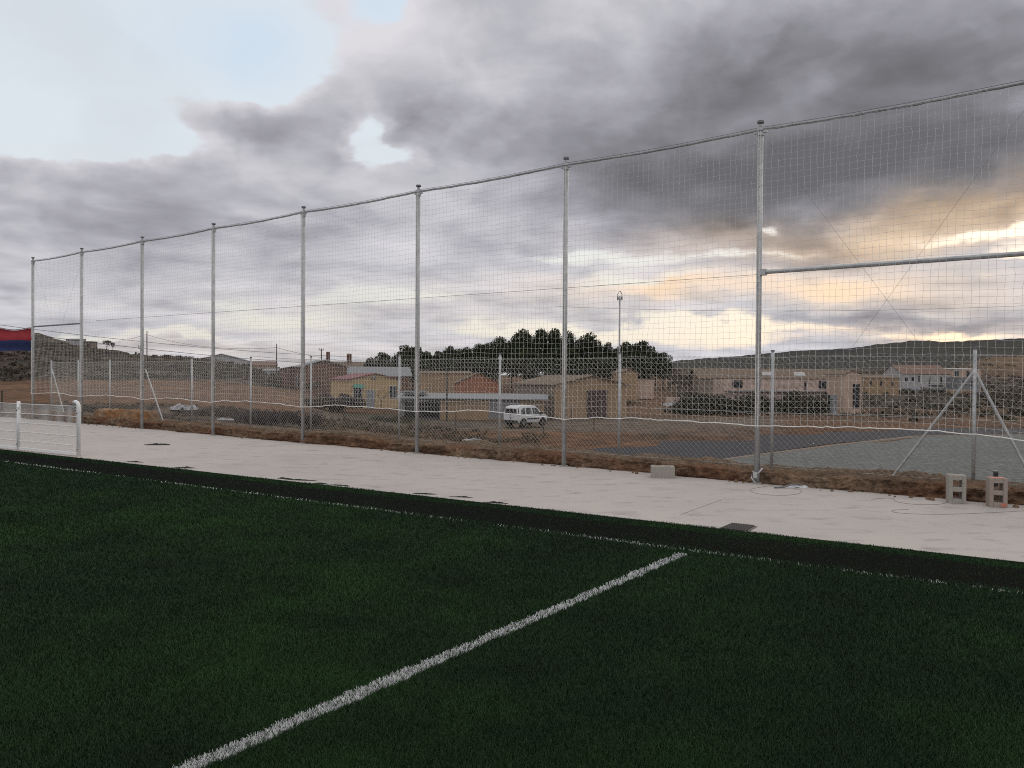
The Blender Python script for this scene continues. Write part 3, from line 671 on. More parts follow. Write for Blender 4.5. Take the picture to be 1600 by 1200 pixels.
sb = G(1577, 789)+Vector((0, .32, 0)); o = root('pipe_stub', 'short dark pipe stub standing behind the orange marked block', 'pipe', sb)
MB().tube([(0, 0, 0), (0, 0, .42)], .032, 10).build('pipe', wirem, o); MB().tube([(0, 0, .42), (0, 0, .44)], .036, 10).build('collar', galv_dk, o)

# drain grate flush in the slab
pts = [G(1121, 826, .006), G(1142, 817.5, .006), G(1184, 822, .006), G(1168, 831.5, .006)]
gm = mat('drain_iron', (.085, .078, .072), .7, (.05, .046, .042), 30, .7, metal=.4); gf = mat('drain_frame', (.14, .13, .12), .7, metal=.4)
c = sum(pts, Vector())/4; o = root('drain_cover', 'dark iron drain grate set in the concrete beside the turf', 'drain', c)
lp = [p-c for p in pts]; m = MB(); m.add([(p.x, p.y, .0) for p in lp], [(0, 1, 2, 3)][::1])
m.build('frame', gf, o)
m = MB()
for i in range(13):
    t0 = .05+.9*i/13; t1_ = t0+.9/13*.55
    q4 = [lp[0].lerp(lp[3], t0), lp[1].lerp(lp[2], t0), lp[1].lerp(lp[2], t1_), lp[0].lerp(lp[3], t1_)]
    q4 = [(p*.94) for p in q4]; m.add([(p.x, p.y, .003) for p in q4]+[(p.x, p.y, .012) for p in q4], [(4, 5, 6, 7), (0, 1, 5, 4), (1, 2, 6, 5), (2, 3, 7, 6), (3, 0, 4, 7)])
m.build('grille', gm, o)

loosem = mat('rusty_wire', (.16, .13, .11), .8)
def loose_wire(pix, r, label, m_=None, group=None, closed=False):
    pts = [G(u, v, r+.001) for u, v in pix]
    # smooth with Catmull-Rom
    out = []; n = len(pts)
    for i in range(n if closed else n-1):
        a, b_, c_, d_ = [pts[(i+k) % n] if closed else pts[min(max(i+k, 0), n-1)] for k in (-1, 0, 1, 2)]
        for t in (0, .25, .5, .75): out.append(.5*((2*b_)+(c_-a)*t+(2*a-5*b_+4*c_-d_)*t*t+(3*b_-a-3*c_+d_)*t**3))
    out.append(pts[0] if closed else pts[-1])
    o = MB().tube(out, r, 5).build('loose_wire', m_ or loosem, off=pts[0]); o.location = pts[0]; tag(o, label, 'wire', group); return o
loose_wire([(1215, 757), (1195, 760), (1172, 765), (1182, 771), (1215, 774), (1245, 772), (1252, 767), (1240, 763)], .0022, 'thin wire loop beside the plastic sheet on the concrete')
loose_wire([(1362, 780), (1392, 778), (1402, 784), (1430, 788), (1465, 788), (1480, 785)], .0022, 'short curl of wire in front of the plain cinder block')
loose_wire([(1420, 796), (1398, 797), (1396, 800), (1430, 803), (1500, 803), (1600, 798), (1660, 792)], .0022, 'longest loose wire running across the concrete to the right edge')
stm = mat('hairline_crack', (.16, .15, .145), .9)
o = loose_wire([(1062, 805), (1085, 796), (1110, 787), (1128, 781)], .0016, 'thin straight crack line across the concrete near the drain'); o.name = 'loose_wire'  # thin tube laid on the slab to draw its crack line

# plastic sheet debris by the bank
def crumple(name, loc, sx, sy, sz, m, label, cat, rz=0, seed=1, n=22, group=None):
    i, j = np.meshgrid(np.linspace(-1, 1, n), np.linspace(-1, 1, n), indexing='ij')
    rr = np.clip(1-np.sqrt(i**2+j**2)+.25*fbm(i+9, j+9, 1.6, 3, seed), 0, 1)
    z = sz*(rr**.5)*(.45+.8*np.abs(fbm(i+3, j+3, 2.2, 4, seed+5, .65)))-.004
    x = i*sx*(1+.15*fbm(i, j, 2, 2, seed+2)); y = j*sy*(1+.2*fbm(i+5, j, 2, 2, seed+3))
    V = np.stack([x, y, z], -1).reshape(-1, 3); Fq = grid_faces(n, n)
    ok = (rr.reshape(-1) > 0)[Fq].any(1)
    used = np.unique(Fq[ok]); mp_ = -np.ones(len(V), int); mp_[used] = np.arange(len(used))
    o = np_mesh(name, V[used], mp_[Fq[ok]], m, None, False); o.location = loc; o.rotation_euler = (0, 0, rz); tag(o, label, cat, group); return o
plas = mat('white_plastic', (.55, .56, .57), .4, (.3, .3, .31), 14, .7)
crumple('plastic_sheet', G(1248, 762)+Vector((0, .05, .0)), .20, .06, .06, plas, 'crumpled white plastic sheet lying at the foot of the earth bank', 'debris', -.2, 3)
o = root('pipe_offcut', 'dark offcut of pipe lying over the white plastic sheet', 'pipe', G(1225, 763)); MB().tube([(-.16, -.03, .015), (0, 0, .02), (.14, .02, .06), (.27, .03, .05)], .013, 7).build('pipe', galv_dk, o, True)
turfscrap = mat('turf_scrap', (.016, .022, .015), .9, (.01, .01, .01), 40, .8)
crumple('turf_scrap', G(247, 695), .30, .16, .05, turfscrap, 'dark scrap of turf lying alone in the middle of the concrete', 'turf scrap', .1, 8)
for k, (u, v, a, b_) in enumerate([(445, 748, .20, .035), (470, 750.5, .30, .03), (500, 756, .16, .03), (530, 758.5, .22, .025), (210, 722, .2, .04), (664, 772, .2, .03), (775, 786, .22, .02), (722, 777, .18, .02), (290, 731, .24, .06)]):
    crumple('turf_scrap', G(u, v), a, b_, .03, turfscrap, 'small dark turf offcut along the pitch edge, %s from left' % ordn[sorted([445, 470, 500, 530, 210, 664, 775, 722, 290]).index(u)], 'turf scrap', -.35+.1*(k % 3), 20+k, 14, 'turf offcuts beside the pitch edge')
# earth clods at the foot of the bank
clodm = mat('earth_clod', (.22, .14, .085), .95, (.13, .08, .05), 14, .8, bump=.01, bscale=40)
def clod(loc, r, seed, m=clodm):
    n1_, n2_ = 7, 9; V = []; rr_ = random.Random(seed)
    for i in range(n1_):
        ph = math.pi*i/(n1_-1)
        for j in range(n2_):
            t = 2*math.pi*j/n2_; k = r*(1+rr_.uniform(-.22, .22)); V.append((k*math.sin(ph)*math.cos(t)*1.2, k*math.sin(ph)*math.sin(t), max(k*math.cos(ph)*.8, -r*.4)))
    fs = [(i*n2_+j, (i+1)*n2_+j, (i+1)*n2_+(j+1) % n2_, i*n2_+(j+1) % n2_) for i in range(n1_-1) for j in range(n2_)]
    me = MB().add(V, fs); return me
c1_ = clod((0, 0, 0), .03, 1).build('earth_clod', clodm); c2_ = clod((0, 0, 0), .03, 2).build('earth_clod', clodm)
first = {0: c1_, 1: c2_}
for k in range(70):
    x = rnd.choice([rnd.uniform(-24, 7), rnd.uniform(-9, 4)]); y = .02-abs(rnd.gauss(0, .10)); s = rnd.choice([.35, .5, .6, .8, 1.2])
    o = (c1_, c2_)[k % 2]
    if k > 1: o = o.copy(); COL.objects.link(o)
    o.location = fw(x, y, .01*s); o.scale = (s, s, s); o.rotation_euler = (0, 0, rnd.uniform(0, 6))
    tag(o, 'small clod of brown earth crumbled off the bank onto the concrete', 'clod', 'earth clods along the foot of the bank')
# big cut slab of orange earth at the left
xa, xb = fx_at(140, .3, 660), fx_at(214, .3, 664)
eb = root('earth_block', 'large slab of orange earth and rubble between the left posts', 'earth block', fw((xa+xb)/2, .5, 0), FRZ)
hw = (xb-xa)/2; i, j = np.meshgrid(np.linspace(0, 1, 60), np.linspace(0, 1, 30), indexing='ij')
xg = -hw+2*hw*i; prof_ = np.clip(j*3, 0, 1); yy = -.25+.12*prof_+np.clip((j-.34)/.66, 0, 1)*.7
ze = .52*np.clip(j/.34, 0, 1)*np.clip(np.minimum(i, 1-i)*14, 0, 1)**.5
yy = yy+.08*fbm(xg, ze*3, 1.6, 4, 95); ze = ze+.04*fbm(xg, yy*3, 2.2, 3, 96)*(j > .05)-.03
l2 = np.clip(.5+1.1*fbm(xg, ze*2, 1.2, 4, 97), 0, 1)[..., None]
sc_ = np.array([.24, .125, .06])*(1-l2)+np.array([.33, .23, .15])*l2
np_mesh('earth', np.stack([xg, yy, ze], -1).reshape(-1, 3), grid_faces(60, 30), bankm, eb, False, sc_.reshape(-1, 3))
# cable lump at the foot of the near post
o = root('cable_tie', 'bundle of white fitting and cable at the foot of the nearest post', 'cable', fw(post_x[2], -.05, 0), FRZ)
MB().tube([(.0, -.02, .02), (-.07, -.01, .1), (-.05, 0, .2), (.03, -.02, .17), (.07, -.02, .21), (.11, 0, .27)], .014, 6).build('cable', plas, o, True)
MB().box(-.03, .03, -.05, .0, .10, .20).build('clip', galv, o)

# ------------------------------------------------------------------ plants
def leaf_cloud(n, ell, size, seed, shell=.55):
    """leaf clumps spread through ellipsoids (cx,cy,cz,rx,ry,rz)"""
    g = np.random.RandomState(seed); vol = np.array([e[3]*e[4]*e[5] for e in ell])**.67; vol = vol/vol.sum()
    which = g.choice(len(ell), n, p=vol); E_ = np.array(ell)[which]
    dr = g.randn(n, 3); dr /= np.linalg.norm(dr, axis=1)[:, None]; rad = (shell+(1-shell)*g.rand(n)**.7)[:, None]*(1+.10*g.randn(n, 1))
    C = E_[:, :3]+dr*rad*E_[:, 3:]
    a = g.randn(n, 3); a /= np.linalg.norm(a, axis=1)[:, None]; b = np.cross(a, g.randn(n, 3)); b /= np.linalg.norm(b, axis=1)[:, None]
    s = size*(.6+.8*g.rand(n, 1)); V = np.stack([C-a*s-b*s*.5, C+a*s-b*s*.4, C+a*s*.7+b*s*.6, C-a*s*.8+b*s*.5], 1).reshape(-1, 3)
    return V, np.arange(4*n).reshape(n, 4)
pinem = mat('pine_foliage', (.022, .032, .014), .85, (.060, .072, .030), .9, .9, c3=(.015, .020, .011), n3=.6, spec=.15)
barkm = mat('bark', (.06, .045, .035), .9, (.1, .075, .055), 4, .8)
def pine_variant(seed):
    g = random.Random(seed); ell = []
    n = g.randint(13, 17)
    for k in range(n):
        t = (k+.5)/n; zc_ = .36+.50*t; w = .46*math.sqrt(max(.05, 1-((t-.35)/.72)**2)); a = k*2.4+g.uniform(-.5, .5)
        s_ = g.uniform(.8, 1.2)
        ell.append((math.cos(a)*w*.66, math.sin(a)*w*.66, zc_+g.uniform(-.03, .03), .17*s_, .17*s_, .085*s_))
    ell.append((g.uniform(-.06, .06), 0, .92, .17, .17, .065)); ell.append((.1, .05, .85, .26, .26, .10)); ell.append((0, 0, .58, .36, .36, .25))
    return ell
pine_meshes = []
for sd in range(5):
    ell = pine_variant(sd+3); V, Fq = leaf_cloud(4600, ell, .019, sd); o = np_mesh('crown', V, Fq, pinem); cm = o.data; bpy.data.objects.remove(o)
    m = MB(); m.tube([(0, 0, -.03), (.01, 0, .3), (0, .01, .6), (0, 0, .9)], [.028, .022, .015, .004], 7)
    for e_ in ell[::2]: m.tube([(0, 0, max(.2, e_[2]-.2)), (e_[0]*.8, e_[1]*.8, e_[2])], [.010, .004], 5)
    o = m.build('trunk', barkm); tm = o.data; bpy.data.objects.remove(o); pine_meshes.append((cm, tm))
pines = [(578, 557, 22, 150), (597, 549, 25, 152), (616, 556, 22, 158), (634, 538, 36, 155), (652, 540, 28, 160), (668, 547, 24, 156), (684, 547, 22, 162), (703, 539, 24, 158), (717, 544, 22, 165), (729, 541, 24, 160), (746, 535, 30, 158),
         (763, 534, 26, 164), (781, 524, 34, 160), (799, 530, 26, 168), (817, 513, 40, 158), (842, 511, 34, 160), (866, 511, 30, 162), (887, 515, 28, 158), (904, 529, 26, 166), (921, 518, 34, 158), (937, 536, 24, 165), (950, 533, 18, 160), (963, 543, 24, 168),
         (977, 532, 30, 157), (991, 536, 24, 166), (1007, 530, 34, 158), (1024, 548, 24, 168), (1036, 549, 28, 158),
         (645, 556, 40, 148), (700, 555, 44, 149), (760, 550, 44, 148), (820, 540, 50, 149), (880, 540, 48, 148), (935, 548, 44, 149), (995, 550, 44, 148)]
for k, (u, vt, w, D) in enumerate(pines):
    base = GP(u, D, -.2); topz = P(u, vt, D).z; hgt = topz-base.z; wid = w/ppm(D)*1.45
    cm, tm = pine_meshes[k % 5]
    if k == 0: lab = 'smallest lone pine at the left end of the grove behind the yellow house'
    elif k == 27: lab = 'low rounded pine at the right end of the grove'
    elif k == 21: lab = 'narrow pine just left of the tall steel lamp pole'
    elif k == 19: lab = 'pointed tall pine standing up right of the second nearest net post'
    elif k in (14, 15): lab = 'broadest tall pine crown atop the grove, %s one' % ('left' if k == 14 else 'right')
    elif k >= 28: lab = 'low dark pine, %s from left in the front row' % ordn[k-28]
    else:
        zone = lambda u_: 0 if u_ < 640 else 1 if u_ < 775 else 2 if u_ < 910 else 3
        mates = [m_ for m_ in range(28) if zone(pines[m_][0]) == zone(u) and m_ not in (0, 14, 15, 19, 21, 27)]
        lab = 'dark green pine, %s from left above %s' % (ordn[mates.index(k)], ('the yellow house', 'the tan and orange brick sheds', 'the left half of the long barn', 'the barn door end')[zone(u)])
    t = root('pine_tree', lab, 'pine tree', base, rnd.uniform(0, 6.28), 'pines of the grove behind the houses'); t.scale = (wid, wid, hgt)
    for nm, me in (('trunk', tm), ('crown', cm)):
        o = bpy.data.objects.new(nm, me); COL.objects.link(o); o.parent = t

scrubm = mat('dry_scrub', (.055, .045, .034), .9, (.11, .085, .06), 2, .9); vinem = mat('dark_vines', (.034, .038, .020), .9, (.075, .066, .040), 1.5, .9); purp = mat('purplish_bush', (.060, .045, .045), .9, (.035, .028, .03), 2, .8)
def bush(name, u, vb, D, w, h, m, label, cat='bush', seed=0, n=900, dpt=None, base=None, size=None, group=None):
    b = base if base is not None else P(u, vb, D); w_, h_ = w/ppm(D), h/ppm(D); g = random.Random(seed); dp = dpt or w_*.5; ell = []
    nb = 9 if w < 90 else 16
    for k in range(nb): ell.append(((-.42+.84*k/(nb-1))*w_, g.uniform(-.3, .3)*dp, h_*g.uniform(.25, .6), w_*g.uniform(.09, .15), dp*.3, h_*g.uniform(.26, .38)))
    r_ = root(name, label, cat, b, 0, group); V, Fq = leaf_cloud(n, ell, size or max(.06, h_*.05), seed+50); np_mesh('foliage', V, Fq, m, r_)
    s = MB()
    for e_ in ell[:6]: s.tube([(e_[0]*.3, e_[1]*.3, -.3), (e_[0]*.7, e_[1]*.7, e_[2]*.6), (e_[0], e_[1], e_[2]*1.2)], [.05, .035, .01], 5)
    s.build('stem', barkm, r_); return r_
bush('bush', 537, 642, 95, 66, 32, purp, 'bare purplish bush mound in front of the yellow house', seed=1, n=1800)
bush('bush', 492, 642, 92, 40, 26, scrubm, 'dry brown bush left of the yellow house', seed=2, n=1200)
bush('bush', 485, 608, 112, 34, 14, vinem, 'low dark evergreen bush against the brick house', seed=3)
bush('hedge', 1118, 650, 98, 135, 40, vinem, 'dark hedge sprawling below the left part of the stone building', 'hedge', 4, 9000, 2.0, size=.11)
bush('hedge', 1232, 650, 100, 135, 42, vinem, 'dark vines climbing below the ledge of the stone building', 'hedge', 5, 9500, 2.0, size=.11)
bush('bush', 1085, 600, 150, 90, 22, scrubm, 'brown scrub right of the pine grove', seed=6, n=1400)
bush('bush', 1440, 640, 128, 130, 14, scrubm, 'strip of dark scrub below the white terraced houses', seed=7, n=2200)
bush('bush', 1560, 628, 140, 110, 22, scrubm, 'dark scrub below the brown hill at the right', seed=8, n=1800)
bush('bush', 1410, 655, 100, 120, 16, scrubm, 'long weeds beyond the car park', seed=9, n=1500)
bush('bush', 612, 662, 76, 70, 14, vinem, 'low green weeds beside the dirt road', seed=10, n=1400)
bush('bush', 350, 604, 125, 70, 16, vinem, 'dark shrub patch at the left foot of the rocky hill', seed=12, n=1200)
bush('bush', 440, 600, 122, 80, 18, scrubm, 'dark shrub patch at the foot of the hill beside the brick house', seed=13, n=1400)
bush('bush', 440, 668, 52, 130, 34, purp, 'dark bramble thicket behind the middle of the chain link fence', seed=14, n=2600, size=.07)
bush('bush', 330, 655, 56, 70, 16, scrubm, 'dry weeds behind the fence beside the rubble', seed=15, n=1200, size=.05)
bush('bush', 170, 650, 50, 90, 22, scrubm, 'dry weeds behind the orange earth slab', seed=16, n=1400, size=.05)
def bare_tree(u, vb, D, h, label, seed, leaf=False, spread=.5):
    b = P(u, vb, D); H_ = h/ppm(D); g = random.Random(seed); m = MB(); tips = []
    def grow(p, dd, L, r, lev):
        e_ = p+dd*L; m.tube([p, e_], [r, r*.6], 5); tips.append(e_)
        if lev:
            for k in range(3): grow(e_, (dd+Vector((g.uniform(-1, 1), g.uniform(-1, 1), g.uniform(-.1, .6)))*spread*1.4).normalized(), L*.68, r*.55, lev-1)
    t = root('small_tree', label, 'tree', b); grow(Vector((0, 0, -.2)), Vector((.05, 0, 1)), H_*.38, max(.08, H_*.02), 3)
    m.build('trunk', barkm, t)
    if leaf: V, Fq = leaf_cloud(260, [(p.x, p.y, p.z, H_*.10, H_*.10, H_*.07) for p in tips if p.z > H_*.5], .16, seed); np_mesh('crown', V, Fq, scrubm, t)
bare_tree(595, 640, 98, 42, 'bare branching tree in front of the yellow house', 4, False, .8)
bare_tree(166, 549, 224, 19, 'left of two small thin trees on the hill crest', 5, True)
bare_tree(176, 549, 224, 15, 'right of two small thin trees on the hill crest', 9, True)

def scatter(name, u0, u1, D0, D1, n, size, hgt, m, label, seed, per=16, clump=.10, cut=.0):
    g = np.random.RandomState(seed); u = u0+(u1-u0)*g.rand(n); D = D0+(D1-D0)*g.rand(n); x = (u-800)/F*D
    ok = fbm(x, D, clump, 3, seed) > cut; u, D, x = u[ok], D[ok], x[ok]; n = len(u)
    z = np.array([np.interp(dd, TD[i], TZn[i]) for dd, i in zip(D, np.clip(np.searchsorted(us, u), 0, len(us)-1))])
    s_ = size*(.4+1.0*g.rand(n)); C = np.repeat(np.stack([x, D, z], -1), per, 0); ss_ = np.repeat(s_, per)[:, None]; N = len(C)
    C = C+g.randn(N, 3)*np.array([.42, .42, 0])*ss_; C[:, 2] += np.abs(g.rand(N))*ss_[:, 0]*hgt
    a = g.randn(N, 3); a /= np.linalg.norm(a, axis=1)[:, None]; b = np.cross(a, g.randn(N, 3)); b /= np.linalg.norm(b, axis=1)[:, None]
    q4 = ss_*.26*(.6+.8*g.rand(N, 1)); V = np.stack([C-a*q4-b*q4*.5, C+a*q4-b*q4*.4, C+a*q4*.7+b*q4*.6, C-a*q4*.8+b*q4*.5], 1).reshape(-1, 3)
    o = np_mesh(name, V, np.arange(4*N).reshape(N, 4), m); tag(o, label, kind='stuff')
strawm = mat('dry_straw', (.15, .115, .07), .9, (.09, .07, .045), 1.5, .9)
scatter('hill_scrub', -150, 520, 117, 222, 2300, .75, .5, scrubm, 'dark scrub dotted over the rocky hillside', 5, cut=-.25)
scatter('field_weeds', 100, 760, 37, 72, 1900, .22, .9, scrubm, 'dry weeds on the rough ground behind the left fence', 6, clump=.25, cut=-.1)
scatter('straw_grass', 480, 860, 40, 70, 2200, .26, .9, strawm, 'straw coloured grass round the cuttings', 7, clump=.3, cut=-.05)
scatter('slope_scrub', 1040, 1900, 96, 330, 2600, .8, .45, scrubm, 'brown scrub over the slopes below the ridge', 8, clump=.06, cut=-.15)
scatter('dark_scrub', 1040, 1700, 90, 230, 800, .8, .6, vinem, 'dark green scrub between the houses at the right', 9, clump=.08, cut=.05)

# ------------------------------------------------------------------ buildings
def wm(name, c, c2=None, s=1.2, amt=.6): return mat(name, c, .9, c2, s, amt, bump=.02, bscale=6)
yel = wm('yellow_render', (.44, .32, .165), (.36, .255, .13)); tan = wm('tan_render', (.30, .205, .12), (.24, .16, .095)); stone = wm('rubble_stone', (.16, .125, .095), (.24, .185, .14), 2.5, .9)
pink = wm('pinkish_stone', (.55, .42, .35), (.26, .18, .15), 1.6, .95); brick = wm('brown_brick', (.17, .095, .065), (.12, .07, .05), 2, .8); orb = wm('orange_brick', (.31, .125, .068), (.22, .09, .055), 1.5, .7)
whw = wm('white_wall', (.42, .41, .40), (.27, .25, .24), 1.6, .9); gry = wm('grey_wall', (.20, .20, .20), (.14, .14, .14)); lpink = wm('pale_pink_render', (.46, .34, .26), (.30, .21, .155), 1, .7)
rred = mat('red_metal_roof', (.17, .035, .042), .6, (.12, .035, .04), 3, .6); rtan = mat('old_clay_tiles', (.17, .12, .08), .9, (.09, .068, .048), 2.2, .8); rorg = mat('clay_tiles', (.19, .115, .085), .9, (.12, .08, .06), 2, .8)
rgry = mat('grey_sheet_roof', (.20, .208, .212), .6, (.14, .145, .15), 2, .6); dkm = mat('opening_shade', (.02, .02, .022), .8); glz = mat('window_glass', (.025, .03, .035), .15, spec=.5); door_m = mat('maroon_door', (.07, .035, .035), .7, (.045, .028, .028), 3, .7)  # dkm: flat panels, the shade inside openings put into their colour
frm = mat('white_frame', (.5, .5, .5), .6); grn = mat('green_awning', (.08, .25, .19), .7); gdoor = mat('grey_metal', (.22, .24, .25), .5)
def house(name, label, cat, u, D, vb, wid, dep, h, rise, ang, wall, roofm, roof='gable', over=.25, wins=(), side=(), ridge='y', wall2=None, group=None, base=None):
    """near corner seen at column u; front runs right from it, turned ang away; windows (x,z,w,h,kind,material)"""
    b = base if base is not None else P(u, vb, D)
    t = root(name, label, cat, b, ang, group); bz = -1.2
    m = MB()
    if roof == 'gable' and ridge == 'y':
        m.add([(0, 0, bz), (wid, 0, bz), (wid, dep, bz), (0, dep, bz), (0, 0, h), (wid, 0, h), (wid, dep, h), (0, dep, h), (wid/2, 0, h+rise), (wid/2, dep, h+rise)], [(0, 1, 5, 8, 4), (1, 2, 6, 5), (2, 3, 7, 9, 6), (3, 0, 4, 7)])
    elif roof == 'gable':
        m.add([(0, 0, bz), (wid, 0, bz), (wid, dep, bz), (0, dep, bz), (0, 0, h), (wid, 0, h), (wid, dep, h), (0, dep, h), (0, dep/2, h+rise), (wid, dep/2, h+rise)], [(0, 1, 5, 4), (1, 2, 6, 9, 5), (2, 3, 7, 6), (3, 0, 4, 8, 7)])
    elif roof == 'mono':
        m.add([(0, 0, bz), (wid, 0, bz), (wid, dep, bz), (0, dep, bz), (0, 0, h), (wid, 0, h), (wid, dep, h+rise), (0, dep, h+rise)], [(0, 1, 5, 4), (1, 2, 6, 5), (2, 3, 7, 6), (3, 0, 4, 7)])
    else: m.box(0, wid, 0, dep, bz, h)
    m.build('wall', wall, t)
    if wall2: MB().box(-.04, .0, -.0, dep, bz, h-.05).build('side_wall', wall2, t)
    r = MB(); th = .08; o_ = over
    def slab(p):
        p = [Vector(x) for x in p]; up_ = Vector((0, 0, th)); r.add(p+[x+up_ for x in p], [(3, 2, 1, 0), (4, 5, 6, 7), (0, 1, 5, 4), (1, 2, 6, 5), (2, 3, 7, 6), (3, 0, 4, 7)])
    e1 = .004
    if roof == 'gable' and ridge == 'y':
        dz_ = rise*o_/(wid/2)
        slab([(-o_, -o_, h-dz_+e1), (wid/2, -o_, h+rise+e1), (wid/2, dep+o_, h+rise+e1), (-o_, dep+o_, h-dz_+e1)]); slab([(wid/2, -o_, h+rise+e1), (wid+o_, -o_, h-dz_+e1), (wid+o_, dep+o_, h-dz_+e1), (wid/2, dep+o_, h+rise+e1)])
    elif roof == 'gable':
        dz_ = rise*o_/(dep/2)
        slab([(-o_, -o_, h-dz_+e1), (wid+o_, -o_, h-dz_+e1), (wid+o_, dep/2, h+rise+e1), (-o_, dep/2, h+rise+e1)]); slab([(-o_, dep/2, h+rise+e1), (wid+o_, dep/2, h+rise+e1), (wid+o_, dep+o_, h-dz_+e1), (-o_, dep+o_, h-dz_+e1)])
    elif roof == 'mono': slab([(-o_, -o_, h-rise*o_/dep+e1), (wid+o_, -o_, h-rise*o_/dep+e1), (wid+o_, dep+o_, h+rise+rise*o_/dep+e1), (-o_, dep+o_, h+rise+rise*o_/dep+e1)])
    else: r.box(-o_, wid+o_, -o_, dep+o_, h+e1, h+.15)
    ro = r.build('roof', roofm, t)
    for face, lst in (('f', wins), ('s', side)):
        for (x, z, w, hh_, kind, mm) in lst:
            q_ = MB(); f_ = MB(); 
            def bx6(mb, a0, a1, z0, z1, p0, p1):
                if face == 'f': mb.box(a0, a1, -p1, -p0, z0, z1)
                else: mb.box(-p1-.05, -p0-.05+(.0), a0, a1, z0, z1)
            bx6(q_, x-w/2, x+w/2, z, z+hh_, .005, .03); pane = q_.build('door' if kind == 'door' else 'window', mm, t)
            if kind == 'window':
                for (a0, a1, z0, z1) in ((x-w/2-.07, x-w/2, z-.07, z+hh_+.07), (x+w/2, x+w/2+.07, z-.07, z+hh_+.07), (x-w/2, x+w/2, z-.07, z), (x-w/2, x+w/2, z+hh_, z+hh_+.07), (x-.03, x+.03, z, z+hh_)): bx6(f_, a0, a1, z0, z1, .031, .06)
                f_.build('frame', frm, pane)
    return t, ro
def chimney(ro, x, y, z0, z1, m, w=.5): MB().box(x-w/2, x+w/2, y-w/2, y+w/2, z0, z1).build('chimney', m, ro)

# yellow house
t, ro = house('house', 'yellow rendered house with red roof and green awning', 'house', 545, 103, 640, 7.2, 6.6, 3.9, .75, R(33), yel, rred, over=.3,
      wins=[(1.2, 1.55, 1.1, 1.35, 'window', glz), (3.0, .0, 1.15, 2.5, 'door', gdoor), (6.2, 1.5, 1.0, 1.5, 'window', glz)])
a = MB(); a.add([(.55, -.05, 3.3), (1.85, -.05, 3.3), (1.9, -.55, 2.85), (.5, -.55, 2.85), (.55, -.05, 3.24), (1.85, -.05, 3.24), (1.9, -.55, 2.79), (.5, -.55, 2.79)], [(0, 3, 2, 1), (4, 5, 6, 7), (3, 7, 6, 2), (0, 4, 7, 3), (1, 2, 6, 5)]); a.build('awning', grn, t)
MB().tube([(3.4, -.1, 4.0), (3.4, -.1, 4.35)], .28, 10).build('roof_ornament', gry, t)
# white roof behind
house('house', 'low building with long pale roof behind the red roofed house', 'building', 518, 122, 620, 12, 6, 3.3, 1.3, R(14), brick, rgry, ridge='x', over=.3)
t, ro = house('house', 'dark gabled house with two chimneys left of the yellow house', 'house', 492, 150, 612, 13.5, 8, 4.2, 1.5, R(10), brick, rtan, ridge='x'); chimney(ro, 2.2, 3.5, 4.6, 7.6, brick, .7); chimney(ro, 6.2, 3.5, 4.6, 7.3, brick, .9)
house('house', 'brown brick house left of the yellow house with white gable roof', 'house', 470, 116, 618, 6.8, 6, 4.2, 1.0, R(26), brick, rgry, over=.3, side=[(2.5, 1.5, 1.4, 1.2, 'window', glz)])
house('house', 'low brown brick wall building at the left end of the hamlet', 'building', 440, 120, 606, 5.5, 6, 2.9, .5, R(18), brick, rtan)
house('house', 'small orange roofed house right of the white warehouse', 'house', 396, 178, 596, 5, 6, 3.6, .9, R(20), lpink, rorg, ridge='x')
house('house', 'tiny white shed below the orange roofed house', 'shed', 412, 150, 592, 2.4, 3, 1.5, .3, R(12), whw, rgry, roof='mono')
# warehouse
house('warehouse', 'long white warehouse with low gable roof on the hill', 'warehouse', 292, 215, 586, 17.5, 34, 3.4, 2.4, R(14), whw, rgry, over=.2)
# hut on the hill crest
t, _ = house('hut', 'dark stone hut on the crest of the rocky hill', 'hut', 126, 226, 545, 3.2, 3, 2.0, .1, 0, stone, rgry, roof='flat', over=.3, wins=[(.8, .4, .5, .9, 'hole', dkm), (2.2, .4, .6, .9, 'hole', dkm)])
house('hut', 'low flat grey shed left of the stone hut on the hill', 'shed', 103, 230, 536, 4.2, 3, 1.0, .3, 0, whw, rgry, roof='mono')
# houses in front of the grove
house('house', 'tan rendered house wall behind the corrugated shed', 'house', 655, 108, 640, 7.2, 6, 4.9, .3, R(8), tan, rtan, roof='mono', over=.15, base=P(655, 640, 108))
house('house', 'orange brick shed with gable roof behind the corrugated roofs', 'shed', 713, 98, 644, 5.4, 6, 3.6, 1.2, R(6), orb, rtan, over=.2)
t, _ = house('barn', 'long tan barn with big maroon door and stone side wall', 'barn', 866, 85, 656, 9.0, 10.5, 3.75, .95, R(24), tan, rtan, over=.3,
      wins=[(5.2, .05, 2.6, 3.1, 'door', door_m)], wall2=stone)
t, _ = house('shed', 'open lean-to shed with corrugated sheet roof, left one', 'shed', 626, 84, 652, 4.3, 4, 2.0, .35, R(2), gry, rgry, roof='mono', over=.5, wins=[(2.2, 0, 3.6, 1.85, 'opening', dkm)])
r = MB(); r.box(.0, 2.6, 1, 3.6, 2.65, 2.73); r.box(.2, 2.4, 1.2, 3.4, 2.36, 2.65); r.build('upper_roof', rgry, t)
house('shed', 'long low shed with corrugated sheet roof beside the white van', 'shed', 688, 82, 654, 10.6, 4, 2.05, .35, R(-3), tan, rgry, roof='mono', over=.45, wins=[(6.6, 0, 3.2, 1.95, 'opening', gry), (9.6, 0, 1.4, 1.8, 'door', stone)])
